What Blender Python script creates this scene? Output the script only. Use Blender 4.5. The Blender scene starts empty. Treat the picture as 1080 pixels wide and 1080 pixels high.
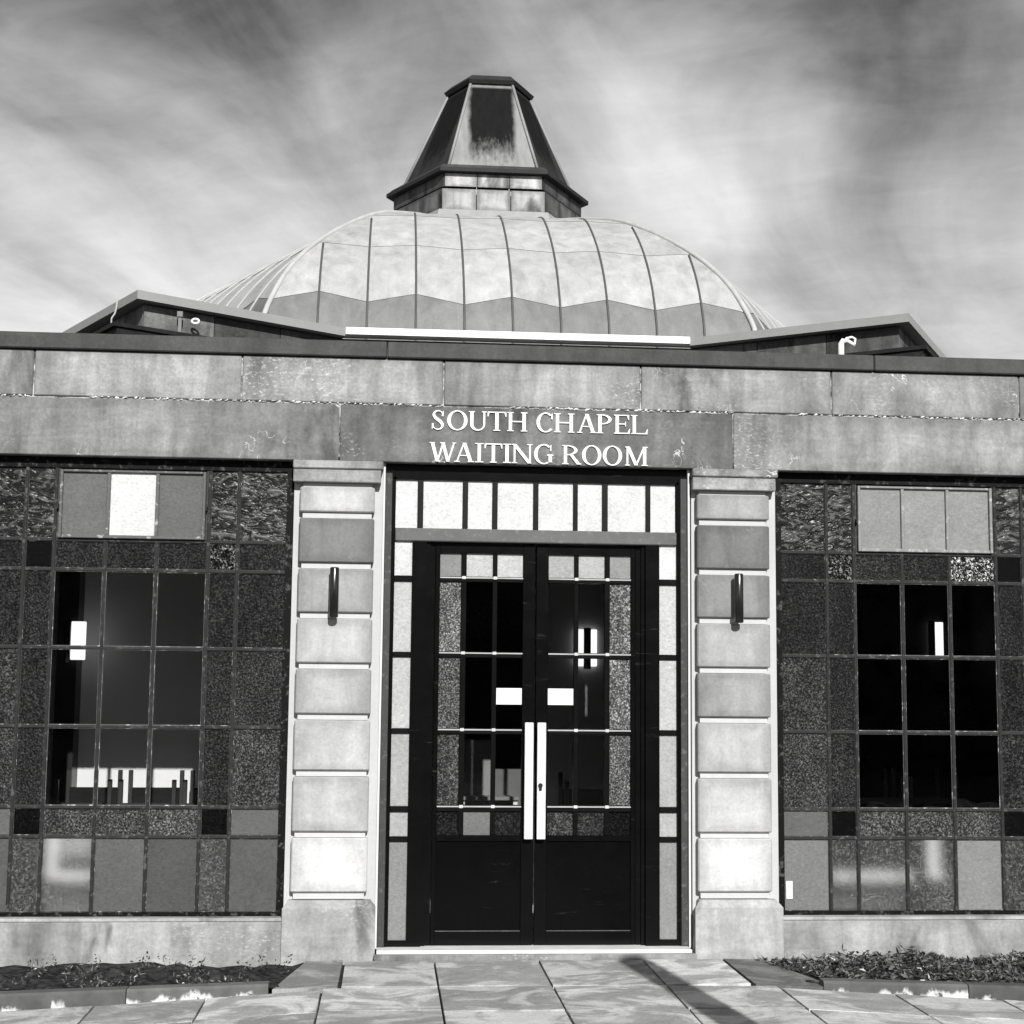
import bpy, math, random
from mathutils import Matrix, Vector
random.seed(7)
R = math.radians
SC = bpy.context.scene
COL = SC.collection

# ------------------------------------------------------------------ camera
cd = bpy.data.cameras.new('camera')
cam = bpy.data.objects.new('camera', cd)
COL.objects.link(cam)
yaw, pitch, roll = R(4.63), R(6.526), R(0.568)
fwd = Vector((math.sin(yaw)*math.cos(pitch), math.cos(yaw)*math.cos(pitch), math.sin(pitch)))
rt = Vector((math.cos(yaw), -math.sin(yaw), 0))
up = rt.cross(fwd)
r2 = rt*math.cos(roll) + up*math.sin(roll)
u2 = up*math.cos(roll) - rt*math.sin(roll)
M = Matrix((r2, u2, -fwd)).transposed().to_4x4()
M.translation = Vector((-0.857, -8.69, 1.5))
cam.matrix_world = M
cd.sensor_width = 36.0
cd.lens = 1600/1080*36
cd.clip_start = 0.05
cd.clip_end = 3000
SC.camera = cam

# ------------------------------------------------------------------ exposure
SC.view_settings.view_transform = 'Standard'
SC.view_settings.look = 'None'
SC.view_settings.exposure = 0.36
SC.view_settings.gamma = 1.0
SC.view_settings.use_curve_mapping = False

# ------------------------------------------------------------------ sun
SUN_EL, SUN_AZ = R(31), R(8)          # azimuth: to the right of straight behind the camera
to_sun = Vector((math.sin(SUN_AZ)*math.cos(SUN_EL), -math.cos(SUN_AZ)*math.cos(SUN_EL), math.sin(SUN_EL)))
sd = bpy.data.lights.new('sun', 'SUN')
sd.energy = 5.0
sd.angle = R(0.5)
sd.color = (1.0, 0.995, 0.985)
so = bpy.data.objects.new('sun', sd)
COL.objects.link(so)
so.rotation_euler = to_sun.to_track_quat('Z', 'Y').to_euler()

# ------------------------------------------------------------------ node helper
class NT:
    def __init__(self, tree):
        self.t = tree
        tree.nodes.clear()
    def n(self, typ, ins=None, **kw):
        nd = self.t.nodes.new(typ)
        for k, v in kw.items():
            setattr(nd, k, v)
        for k, v in (ins or {}).items():
            if isinstance(v, bpy.types.NodeSocket):
                self.t.links.new(v, nd.inputs[k])
            else:
                nd.inputs[k].default_value = v
        return nd
    def math(self, op, a, b=0.0, c=0.0, clamp=False):
        nd = self.n('ShaderNodeMath', {0: a, 1: b, 2: c}, operation=op)
        nd.use_clamp = clamp
        return nd.outputs[0]
    def vmath(self, op, a, b=(0, 0, 0)):
        nd = self.n('ShaderNodeVectorMath', {0: a, 1: b}, operation=op)
        return nd.outputs['Value'] if op in ('DOT_PRODUCT', 'LENGTH') else nd.outputs['Vector']
    def ramp(self, x, a, b, lo=0.0, hi=1.0, smooth=True):
        nd = self.n('ShaderNodeMapRange', {'Value': x, 'From Min': a, 'From Max': b, 'To Min': lo, 'To Max': hi})
        nd.interpolation_type = 'SMOOTHSTEP' if smooth else 'LINEAR'
        return nd.outputs[0]
    def noise(self, vec, scale, detail=4, rough=0.55, dist=0.0):
        return self.n('ShaderNodeTexNoise', {'Vector': vec, 'Scale': scale, 'Detail': detail, 'Roughness': rough, 'Distortion': dist}).outputs['Fac']
    def vscale(self, vec, s):
        return self.vmath('MULTIPLY', vec, s)
    def mix(self, f, a, b):
        # scalar mix a -> b
        nd = self.n('ShaderNodeMix', data_type='FLOAT')
        nd.clamp_factor = True
        for k, v in ((0, f), (2, a), (3, b)):
            if isinstance(v, bpy.types.NodeSocket):
                self.t.links.new(v, nd.inputs[k])
            else:
                nd.inputs[k].default_value = v
        return nd.outputs[0]

# ------------------------------------------------------------------ world: grey sky with streaked cloud
w = bpy.data.worlds.new('World')
SC.world = w
w.use_nodes = True
T = NT(w.node_tree)
tc = T.n('ShaderNodeTexCoord').outputs['Generated']
sky = T.n('ShaderNodeTexSky', sky_type='NISHITA', sun_disc=False)
sky.sun_elevation = SUN_EL
sky.sun_rotation = math.pi - SUN_AZ
skybw = T.n('ShaderNodeRGBToBW', {'Color': sky.outputs[0]}).outputs[0]
sep = T.n('ShaderNodeSeparateXYZ', {0: tc})
X, Y, Z = sep.outputs
den = T.math('ADD', T.math('MAXIMUM', Z, 0.0), 0.18)
px = T.math('DIVIDE', X, den)
py = T.math('DIVIDE', Y, den)
ca, sa = math.cos(R(-24)), math.sin(R(-24))
qx = T.math('ADD', T.math('MULTIPLY', px, ca), T.math('MULTIPLY', py, sa))
qy = T.math('SUBTRACT', T.math('MULTIPLY', py, ca), T.math('MULTIPLY', px, sa))
pv = T.n('ShaderNodeCombineXYZ', {0: T.math('MULTIPLY', qx, 1.0), 1: T.math('MULTIPLY', qy, 0.55), 2: 3.7}).outputs[0]
n_big = T.noise(pv, 1.15, 5, 0.5, 0.9)
n_wisp = T.noise(T.vscale(pv, (1.5, 1.0, 1.0)), 2.6, 6, 0.55, 0.5)
n_fine = T.noise(T.vscale(pv, (1.0, 3.2, 1.0)), 6.5, 6, 0.6, 0.5)
def bank(az, el, tight):
    d = (math.sin(R(az))*math.cos(R(el)), math.cos(R(az))*math.cos(R(el)), math.sin(R(el)))
    return T.ramp(T.vmath('DOT_PRODUCT', tc, d), tight, 1.0)
# thin high cloud: thicker towards the horizon, thinner overhead, with streaks and a few denser banks
c = T.ramp(Z, 0.17, 0.47, 0.86, 0.40, False)
c = T.math('ADD', c, T.math('MULTIPLY', T.math('SUBTRACT', n_big, 0.5), 0.70))
c = T.math('ADD', c, T.math('MULTIPLY', T.math('SUBTRACT', n_wisp, 0.5), 1.05))
c = T.math('ADD', c, T.math('MULTIPLY', T.math('SUBTRACT', n_fine, 0.5), 0.28))
c = T.math('ADD', c, T.math('MULTIPLY', bank(-13, 14, 0.972), 0.12))
c = T.math('ADD', c, T.math('MULTIPLY', bank(12.5, 20.5, 0.9955), 0.26))
c = T.math('SUBTRACT', c, T.math('MULTIPLY', bank(-11, 27, 0.985), 0.20))
c = T.math('SUBTRACT', c, T.math('MULTIPLY', bank(22, 19, 0.978), 0.04))
cover = T.ramp(c, 0.0, 1.0, 0.0, 1.0, False)
val = T.mix(T.math('POWER', cover, 1.25), T.math('MULTIPLY', skybw, 0.11), 6.6)
bg = T.n('ShaderNodeBackground', {'Color': val, 'Strength': 0.1})
T.t.links.new(bg.outputs[0], T.n('ShaderNodeOutputWorld').inputs[0])

# ------------------------------------------------------------------ materials
def new_mat(name):
    m = bpy.data.materials.new(name)
    m.use_nodes = True
    return m, NT(m.node_tree)
def finish(T, sh):
    T.t.links.new(sh, T.n('ShaderNodeOutputMaterial').inputs[0])
def objvec(T):
    tc = T.n('ShaderNodeTexCoord').outputs['Object']
    oi = T.n('ShaderNodeObjectInfo')
    v = T.vmath('ADD', tc, T.n('ShaderNodeCombineXYZ', {0: T.math('MULTIPLY', oi.outputs['Random'], 37.0),
              1: T.math('MULTIPLY', oi.outputs['Random'], 91.0), 2: T.math('MULTIPLY', oi.outputs['Random'], 53.0)}).outputs[0])
    tint = T.n('ShaderNodeSeparateColor', {0: oi.outputs['Color']}).outputs[0]
    return v, tc, tint, oi.outputs['Random']
def grey(T, v):
    return T.n('ShaderNodeCombineColor', {0: v, 1: v, 2: v}).outputs[0]
def bump(T, h, strength, dist=0.01):
    return T.n('ShaderNodeBump', {'Height': h, 'Strength': strength, 'Distance': dist}).outputs[0]
def princ(T, col, rough, nrm=None, spec=0.5, metal=0.0):
    ins = {'Base Color': col, 'Roughness': rough, 'Specular IOR Level': spec, 'Metallic': metal}
    if nrm is not None:
        ins['Normal'] = nrm
    return T.n('ShaderNodeBsdfPrincipled', ins).outputs[0]

def stone_mat(name, mottle=0.55, lichen=0.0, veins=0.0, streak=0.3, rough=0.85, stain=0.0, grain=0.18, edge=0.0):
    m, T = new_mat(name)
    v, tc, tint, rnd = objvec(T)
    n1 = T.noise(v, 2.2, 5, 0.6, 0.8)
    n2 = T.noise(T.vscale(v, (9.0, 9.0, 1.3)), 1.0, 4, 0.6, 0.5)
    n3 = T.noise(v, 55.0, 4, 0.75)
    n4 = T.noise(T.vscale(v, (1.5, 4, 9)), 1.4, 5, 0.6, 1.5)
    f = T.math('ADD', 1.0, T.math('MULTIPLY', T.math('SUBTRACT', n1, 0.5), mottle*2))
    f = T.math('MULTIPLY', f, T.math('ADD', 1.0, T.math('MULTIPLY', T.math('SUBTRACT', n2, 0.5), streak*2)))
    f = T.math('MULTIPLY', f, T.math('ADD', 1.0, T.math('MULTIPLY', T.math('SUBTRACT', n3, 0.5), grain*2)))
    f = T.math('MULTIPLY', f, T.math('ADD', 1.0, T.math('MULTIPLY', T.math('SUBTRACT', n4, 0.5), mottle*0.7)))
    val = T.math('MULTIPLY', tint, f)
    if stain:
        s = T.ramp(T.noise(T.vscale(v, (2.2, 2.2, 0.9)), 1.3, 4, 0.6, 0.6), 0.52, 0.72)
        val = T.math('MULTIPLY', val, T.math('SUBTRACT', 1.0, T.math('MULTIPLY', s, stain)))
    if edge:                                   # darker towards the edges of each block
        gn = T.n('ShaderNodeSeparateXYZ', {0: T.n('ShaderNodeTexCoord').outputs['Generated']})
        ex = T.math('ABSOLUTE', T.math('SUBTRACT', T.math('MULTIPLY', gn.outputs[0], 2.0), 1.0))
        ez = T.math('ABSOLUTE', T.math('SUBTRACT', T.math('MULTIPLY', gn.outputs[2], 2.0), 1.0))
        wob = T.math('MULTIPLY', T.math('SUBTRACT', T.noise(v, 6, 3), 0.5), 0.5)
        e = T.math('MAXIMUM', T.ramp(T.math('ADD', ex, wob), 0.5, 0.98), T.math('MULTIPLY', T.ramp(T.math('ADD', ez, wob), 0.45, 0.98), 0.8))
        val = T.math('MULTIPLY', val, T.math('SUBTRACT', 1.0, T.math('MULTIPLY', e, edge)))
    if lichen:
        patch = T.ramp(T.noise(v, 1.6, 3, 0.5), 0.52, 0.66)
        spots = T.ramp(T.noise(T.vscale(v, (1.0, 1.0, 1.8)), 38.0, 6, 0.72), 0.52, 0.68)
        val = T.mix(T.math('MULTIPLY', T.math('MULTIPLY', patch, spots), lichen), val, 0.72)
    if veins:
        nv = T.noise(v, 2.6, 5, 0.6, 0.4)
        ln = T.ramp(T.math('ABSOLUTE', T.math('SUBTRACT', nv, 0.53)), 0.0, 0.0045, 1.0, 0.0)
        pk = T.ramp(T.noise(v, 3.1, 2, 0.5), 0.55, 0.7)
        val = T.mix(T.math('MULTIPLY', T.math('MULTIPLY', ln, pk), veins), val, 0.75)
    h = T.math('ADD', T.math('MULTIPLY', n3, 0.5), T.math('MULTIPLY', T.noise(v, 22, 4, 0.6), 0.8))
    finish(T, princ(T, grey(T, val), rough, bump(T, h, 0.35, 0.004), 0.25))
    return m

M_FASCIA = stone_mat('lintel_sandstone', 0.74, 0.50, 0.7, 0.66, 0.85, 0.55, 0.5, 0.25)
M_BLOCK = stone_mat('pilaster_sandstone', 0.34, 0.0, 0.15, 0.30, 0.85, 0.30, 0.34, 0.26)
M_PALE = stone_mat('dressed_pale_stone', 0.12, 0.0, 0.0, 0.1, 0.85, 0.0, 0.1)
M_PLINTH = stone_mat('weathered_plinth_stone', 0.75, 0.35, 0.3, 0.5, 0.85, 0.65, 0.4)
M_COPING = stone_mat('dark_coping_lead', 0.6, 0.0, 0.0, 0.45, 0.7, 0.2, 0.5)
M_DARKWALL = stone_mat('stained_stone_and_room_shade', 1.0, 0.12, 0.0, 0.9, 0.8, 0.92, 0.6)
M_METALCAP = stone_mat('grey_metal_coping', 0.1, 0.0, 0.0, 0.1, 0.5, 0.0, 0.06)
M_LEAD = stone_mat('dome_lead_sheet', 0.18, 0.05, 0.0, 0.40, 0.6, 0.18, 0.22)
def kerb_mat():
    m, T = new_mat('limewashed_kerb_stone')
    v, tc, tint, rnd = objvec(T)
    n = T.noise(v, 9, 5, 0.6)
    hump = T.noise(T.vscale(v, (1, 0.2, 0.25)), 6.0, 4, 0.6)
    gz = T.n('ShaderNodeSeparateXYZ', {0: T.n('ShaderNodeTexCoord').outputs['Generated']}).outputs[2]
    lime = T.ramp(T.math('SUBTRACT', hump, T.math('MULTIPLY', gz, 0.42)), 0.27, 0.36)
    lime = T.math('MULTIPLY', lime, T.ramp(T.noise(v, 30, 4, 0.7), 0.36, 0.48))
    val = T.mix(T.math('MULTIPLY', lime, 0.9), T.math('MULTIPLY', tint, T.math('ADD', 0.4, T.math('MULTIPLY', n, 1.2))), 0.62)
    finish(T, princ(T, grey(T, val), 0.9, bump(T, n, 0.4, 0.008), 0.2))
    return m
M_KERB = kerb_mat()
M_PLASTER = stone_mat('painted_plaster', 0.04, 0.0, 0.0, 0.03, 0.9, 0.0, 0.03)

def flag_mat():
    m, T = new_mat('riven_flagstone')
    v, tc, tint, rnd = objvec(T)
    a = T.noise(T.vscale(v, (1.3, 1.7, 1)), 1.5, 5, 0.55, 1.4)
    band = T.math('ABSOLUTE', T.math('SUBTRACT', T.math('FRACT', T.math('MULTIPLY', a, 4.0)), 0.5))
    pale = T.ramp(T.noise(T.vscale(v, (1.0, 1.3, 1)), 2.3, 6, 0.65, 1.0), 0.46, 0.59)
    scr = T.noise(T.vscale(v, (1.0, 5.0, 1)), 9.0, 5, 0.65, 0.6)
    f = T.math('ADD', 0.58, T.math('MULTIPLY', band, 0.26))
    f = T.math('ADD', f, T.math('MULTIPLY', pale, 0.55))
    f = T.math('MULTIPLY', f, T.math('ADD', 0.72, T.math('MULTIPLY', scr, 0.56)))
    g = T.noise(v, 70, 5, 0.75)
    f = T.math('MULTIPLY', f, T.math('ADD', 0.45, T.math('MULTIPLY', g, 1.1)))
    pit = T.ramp(T.noise(v, 34, 4, 0.7), 0.62, 0.72)
    f = T.math('MULTIPLY', f, T.math('SUBTRACT', 1.0, T.math('MULTIPLY', pit, 0.45)))
    h = T.math('ADD', T.math('MULTIPLY', band, 0.35), T.math('ADD', T.math('MULTIPLY', scr, 0.5), T.math('MULTIPLY', a, 1.5)))
    finish(T, princ(T, grey(T, T.math('MULTIPLY', tint, f)), 0.75, bump(T, h, 0.5, 0.012), 0.3))
    return m
M_FLAG = flag_mat()

def paint_mat(name, rough, scuff=0.0, spec=0.5, worn=0.0):
    m, T = new_mat(name)
    v, tc, tint, rnd = objvec(T)
    n = T.noise(v, 7, 5, 0.6, 0.5)
    val = T.math('MULTIPLY', tint, T.math('ADD', 0.7, T.math('MULTIPLY', n, 0.6)))
    if scuff:
        s = T.ramp(T.noise(T.vscale(v, (2.5, 2.5, 22)), 1.7, 5, 0.65, 0.6), 0.60, 0.78)
        p = T.ramp(T.noise(v, 3.0, 3, 0.5), 0.5, 0.7)
        val = T.mix(T.math('MULTIPLY', T.math('MULTIPLY', s, p), scuff), val, 0.16)
    if worn:
        s = T.ramp(T.noise(v, 24, 5, 0.7), 0.54, 0.66)
        val = T.mix(T.math('MULTIPLY', s, worn), val, 0.55)
    r = T.math('ADD', rough - 0.1, T.math('MULTIPLY', n, 0.2))
    finish(T, princ(T, grey(T, val), r, bump(T, T.noise(v, 40, 3), 0.08, 0.003), spec))
    return m
M_DOOR = paint_mat('black_gloss_paint', 0.24, 0.3, 0.08)
M_BAR = paint_mat('grey_window_paint', 0.55, 0.0, 0.08, 0.10)
M_PUTTY = paint_mat('flaking_putty', 0.8, 0.0, 0.2, 0.55)
M_PUTTY_PALE = paint_mat('pale_flaking_putty', 0.8, 0.0, 0.2, 0.85)
M_VENT = paint_mat('worn_light_paint', 0.6, 0.0, 0.3, 0.5)
M_STEEL = paint_mat('brushed_pale_metal', 0.45, 0.0, 0.4)
def through():
    m, T = new_mat('pane_rear_face')
    finish(T, T.n('ShaderNodeBsdfTransparent', {'Color': (1, 1, 1, 1)}).outputs[0])
    return m
G_REAR = through()
M_LAMP = paint_mat('black_lamp_enamel', 0.22, 0.0, 0.6)
M_WHITE = paint_mat('white_paint', 0.5, 0.0, 0.3)
M_WOOD = paint_mat('chair_wood', 0.5, 0.0, 0.3)
M_LEADROLL = paint_mat('lead_roll', 0.55, 0.0, 0.3)

def glass_opaque(name, kind):
    m, T = new_mat(name)
    v, tc, tint, rnd = objvec(T)
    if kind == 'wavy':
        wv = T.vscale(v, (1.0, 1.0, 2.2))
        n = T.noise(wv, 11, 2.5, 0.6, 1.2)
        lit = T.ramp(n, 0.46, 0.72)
        f = T.math('ADD', 0.25, T.math('MULTIPLY', lit, 2.4))  # sky reflections in the ripples, put into the glass colour
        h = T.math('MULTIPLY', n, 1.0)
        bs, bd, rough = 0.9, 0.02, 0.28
    elif kind == 'stipple':
        n = T.noise(v, 95, 3.5, 0.7, 0.6)
        big = T.noise(T.vscale(v, (1.6, 1, 0.8)), 5, 4, 0.6)
        f = T.math('ADD', 0.16, T.math('MULTIPLY', T.ramp(n, 0.44, 0.76), 2.3))
        f = T.math('MULTIPLY', f, T.math('ADD', 0.1, T.math('MULTIPLY', big, 1.8)))
        h = n
        bs, bd, rough = 0.8, 0.004, 0.3
    elif kind == 'sparkle':
        n = T.noise(v, 62, 2, 0.7, 1.4)
        f = T.math('ADD', 0.05, T.math('MULTIPLY', T.ramp(n, 0.52, 0.66), 7.0))
        h = n
        bs, bd, rough = 0.9, 0.006, 0.25
    else:
        n = T.noise(T.vscale(v, (1, 1, 1.4)), 52, 4, 0.65, 0.8)
        big = T.noise(v, 5, 4, 0.5)
        f = T.math('MULTIPLY', T.math('ADD', 0.45, T.math('MULTIPLY', n, 1.1)), T.math('ADD', 0.8, T.math('MULTIPLY', big, 0.4)))
        h = n
        bs, bd, rough = 0.5, 0.003, 0.45
    val = T.math('MINIMUM', T.math('MULTIPLY', tint, f), 0.85)
    sh = princ(T, grey(T, val), rough, bump(T, h, bs, bd), 0.12)
    # obscured glass: dark from outside, but it passes a good part of the daylight into the room
    boost, tcol, share = (1.3, T.math('MINIMUM', T.math('MULTIPLY', val, 2.0), 0.9), 0.25) if kind == 'pale' else (1.6, 0.5, 0.2)
    sh = princ(T, grey(T, T.math('MINIMUM', T.math('MULTIPLY', val, boost), 0.85)), rough, bump(T, h, bs, bd), 0.12 if kind == 'pale' else (0.20 if kind == 'wavy' else 0.06))
    tl = T.n('ShaderNodeBsdfTranslucent', {'Color': grey(T, tcol)}).outputs[0]
    sh = T.n('ShaderNodeMixShader', {0: share, 1: sh, 2: tl}).outputs[0]
    finish(T, sh)
    return m
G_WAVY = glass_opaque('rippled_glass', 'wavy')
G_STIP = glass_opaque('stippled_glass', 'stipple')
G_SPARK = glass_opaque('hammered_glass', 'sparkle')
G_PALE = glass_opaque('pale_frosted_glass', 'pale')

def glass_clear():
    m, T = new_mat('clear_glass')
    fr = T.n('ShaderNodeFresnel', {'IOR': 1.45}).outputs[0]
    v, tc, tint, rnd = objvec(T)
    nr = bump(T, T.noise(v, 3.0, 2), 0.12, 0.01)
    tr = T.n('ShaderNodeBsdfTransparent', {'Color': (0.93, 0.93, 0.93, 1)}).outputs[0]
    gl = T.n('ShaderNodeBsdfGlossy', {'Roughness': 0.01, 'Normal': nr}).outputs[0]
    mx = T.n('ShaderNodeMixShader', {0: T.math('MULTIPLY', fr, 0.7), 1: tr, 2: gl}).outputs[0]
    finish(T, mx)
    return m
G_CLEAR = glass_clear()

def glass_frost():
    # bottom row: obscured glass that lets the pale bench frames behind show through as soft shapes
    m, T = new_mat('obscured_glass')
    v, tc, tint, rnd = objvec(T)
    n = T.noise(v, 80, 3, 0.7, 0.8)
    f = T.math('ADD', 0.55, T.math('MULTIPLY', T.ramp(n, 0.42, 0.72), 1.1))
    df = T.n('ShaderNodeBsdfDiffuse', {'Color': grey(T, T.math('MULTIPLY', tint, f))}).outputs[0]
    rf = T.n('ShaderNodeBsdfRefraction', {'Color': (0.98, 0.98, 0.98, 1), 'Roughness': 0.5, 'IOR': 1.25}).outputs[0]
    tl = T.n('ShaderNodeBsdfTranslucent', {'Color': (0.8, 0.8, 0.8, 1)}).outputs[0]
    a = T.n('ShaderNodeMixShader', {0: 0.22, 1: rf, 2: tl}).outputs[0]
    b = T.n('ShaderNodeMixShader', {0: T.math('ADD', 0.12, T.math('MULTIPLY', T.ramp(n, 0.4, 0.7), 0.25)), 1: a, 2: df}).outputs[0]
    gl = T.n('ShaderNodeBsdfGlossy', {'Roughness': 0.3, 'Normal': bump(T, n, 0.25, 0.003)}).outputs[0]
    finish(T, T.n('ShaderNodeMixShader', {0: 0.03, 1: b, 2: gl}).outputs[0])
    return m
G_FROST = glass_frost()

def lantern_mat():
    m, T = new_mat('stained_lantern_lead')
    v, tc, tint, rnd = objvec(T)
    s = T.n('ShaderNodeSeparateXYZ', {0: tc})
    wob = T.math('MULTIPLY', T.math('SUBTRACT', T.noise(v, 5, 4, 0.6), 0.5), 0.07)
    ax = T.math('ADD', T.math('ABSOLUTE', s.outputs[0]), wob)
    inx = T.ramp(ax, 0.205, 0.275, 1.0, 0.0)
    drip = T.noise(T.vscale(v, (24, 24, 0.9)), 1.0, 5, 0.65)
    iz = T.ramp(T.math('ADD', s.outputs[2], T.math('MULTIPLY', T.math('SUBTRACT', drip, 0.5), 0.55)), -0.52, -0.12)
    rim = T.ramp(s.outputs[2], 0.485, 0.515, 1.0, 0.2)
    st = T.math('MULTIPLY', T.math('MULTIPLY', inx, iz), rim)
    n = T.noise(T.vscale(v, (14, 14, 1.2)), 1.0, 4, 0.6)
    base = T.math('MULTIPLY', tint, T.math('ADD', 0.6, T.math('MULTIPLY', n, 0.8)))
    val = T.mix(st, base, T.math('MULTIPLY', n, 0.010))
    finish(T, princ(T, grey(T, val), 0.6, bump(T, n, 0.1, 0.004), 0.08))
    return m
M_LANTERN = lantern_mat()
M_DRUM = stone_mat('streaked_lantern_lead', 0.6, 0.2, 0.0, 0.9, 0.6, 0.9, 0.3, 0.55)

def mottle_mat(name, lo, hi, scale):
    m, T = new_mat(name)
    v, tc, tint, rnd = objvec(T)
    n = T.noise(v, scale, 6, 0.65, 0.4)
    finish(T, princ(T, grey(T, T.mix(T.ramp(n, 0.35, 0.68), lo, hi)), 0.95, bump(T, n, 0.7, 0.03), 0.1))
    return m
M_SOIL = mottle_mat('dark_soil', 0.008, 0.05, 22)
M_GROUND = mottle_mat('worn_ground', 0.10, 0.18, 3)
M_MORTAR = mottle_mat('crumbling_mortar', 0.02, 0.55, 14)

def leaf_mat(name, lo, hi):
    m, T = new_mat(name)
    g = T.n('ShaderNodeNewGeometry')
    val = T.mix(g.outputs['Random Per Island'], lo, hi)
    finish(T, princ(T, grey(T, val), 0.38, None, 0.5))
    return m
M_LEAF = leaf_mat('glossy_leaf', 0.006, 0.13)
M_HEDGE = leaf_mat('hedge_leaf', 0.03, 0.07)

def emit_mat():
    m, T = new_mat('lit_diffuser')
    finish(T, T.n('ShaderNodeEmission', {'Color': (1, 1, 1, 1), 'Strength': 1.05}).outputs[0])
    return m
M_EMIT = emit_mat()

# ------------------------------------------------------------------ object helpers
WP = {}          # world position of each built object's origin
def link(o, parent, loc):
    COL.objects.link(o)
    loc = Vector(loc)
    if parent is not None:
        o.parent = parent
        o.location = loc - WP[parent.name]
    else:
        o.location = loc
    WP[o.name] = loc
    return o
def tag(o, label=None, category=None, group=None, kind=None):
    for k, v in (('label', label), ('category', category), ('group', group), ('kind', kind)):
        if v:
            o[k] = v
    return o
def empty(name, loc, parent=None):
    o = bpy.data.objects.new(name, None)
    o.empty_display_size = 0.1
    return link(o, parent, loc)
def tintof(o, g):
    g *= 0.83
    o.color = (g, g, g, 1)
    return o
def mesh_obj(name, verts, faces, mat, parent=None, loc=(0, 0, 0), g=0.5, smooth=False):
    me = bpy.data.meshes.new(name)
    me.from_pydata([tuple(v) for v in verts], [], faces)
    me.materials.append(mat)
    if smooth:
        for p in me.polygons:
            p.use_smooth = True
    me.update()
    return tintof(link(bpy.data.objects.new(name, me), parent, loc), g)

BOXES = {}
def box_geo(sx, sy, sz, b):
    hx, hy, hz = sx/2, sy/2, sz/2
    if b <= 0:
        V = [(x, y, z) for x in (-hx, hx) for y in (-hy, hy) for z in (-hz, hz)]
        F = [(0, 1, 3, 2), (4, 6, 7, 5), (0, 4, 5, 1), (2, 3, 7, 6), (0, 2, 6, 4), (1, 5, 7, 3)]
        return V, F
    V, idx = [], {}
    for x in (-1, 1):
        for y in (-1, 1):
            for z in (-1, 1):
                for a in range(3):
                    p = [x*(hx - (0 if a == 0 else b)), y*(hy - (0 if a == 1 else b)), z*(hz - (0 if a == 2 else b))]
                    idx[(x, y, z, a)] = len(V)
                    V.append(tuple(p))
    F = []
    for a in range(3):
        o1, o2 = [i for i in range(3) if i != a]
        for s in (-1, 1):
            q = []
            for u, v in ((-1, -1), (1, -1), (1, 1), (-1, 1)):
                k = [0, 0, 0]
                k[a], k[o1], k[o2] = s, u, v
                q.append(idx[(*k, a)])
            F.append(q)
    for a in range(3):           # edges parallel to axis a
        o1, o2 = [i for i in range(3) if i != a]
        for u in (-1, 1):
            for v in (-1, 1):
                def k(s, face):
                    t = [0, 0, 0]
                    t[a], t[o1], t[o2] = s, u, v
                    return idx[(*t, face)]
                F.append([k(-1, o1), k(1, o1), k(1, o2), k(-1, o2)])
    for x in (-1, 1):
        for y in (-1, 1):
            for z in (-1, 1):
                F.append([idx[(x, y, z, i)] for i in range(3)])
    # consistent outward winding
    out = []
    for f in F:
        c = sum((Vector(V[i]) for i in f), Vector())/len(f)
        n = (Vector(V[f[1]])-Vector(V[f[0]])).cross(Vector(V[f[2]])-Vector(V[f[0]]))
        out.append(list(reversed(f)) if n.dot(c) < 0 else list(f))
    return V, out
def box(name, x0, x1, y0, y1, z0, z1, mat, parent=None, b=0.0, g=0.5):
    key = (round(x1-x0, 4), round(y1-y0, 4), round(z1-z0, 4), b, mat.name)
    if key not in BOXES:
        V, F = box_geo(x1-x0, y1-y0, z1-z0, b)
        me = bpy.data.meshes.new(name)
        me.from_pydata(V, [], F)
        me.materials.append(mat)
        if mat.name == 'obscured_glass':
            me.materials.append(G_REAR)
            for p in me.polygons:
                p.material_index = 0 if p.normal.y < -.5 else 1
        BOXES[key] = me
    o = bpy.data.objects.new(name, BOXES[key])
    return tintof(link(o, parent, ((x0+x1)/2, (y0+y1)/2, (z0+z1)/2)), g)
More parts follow.
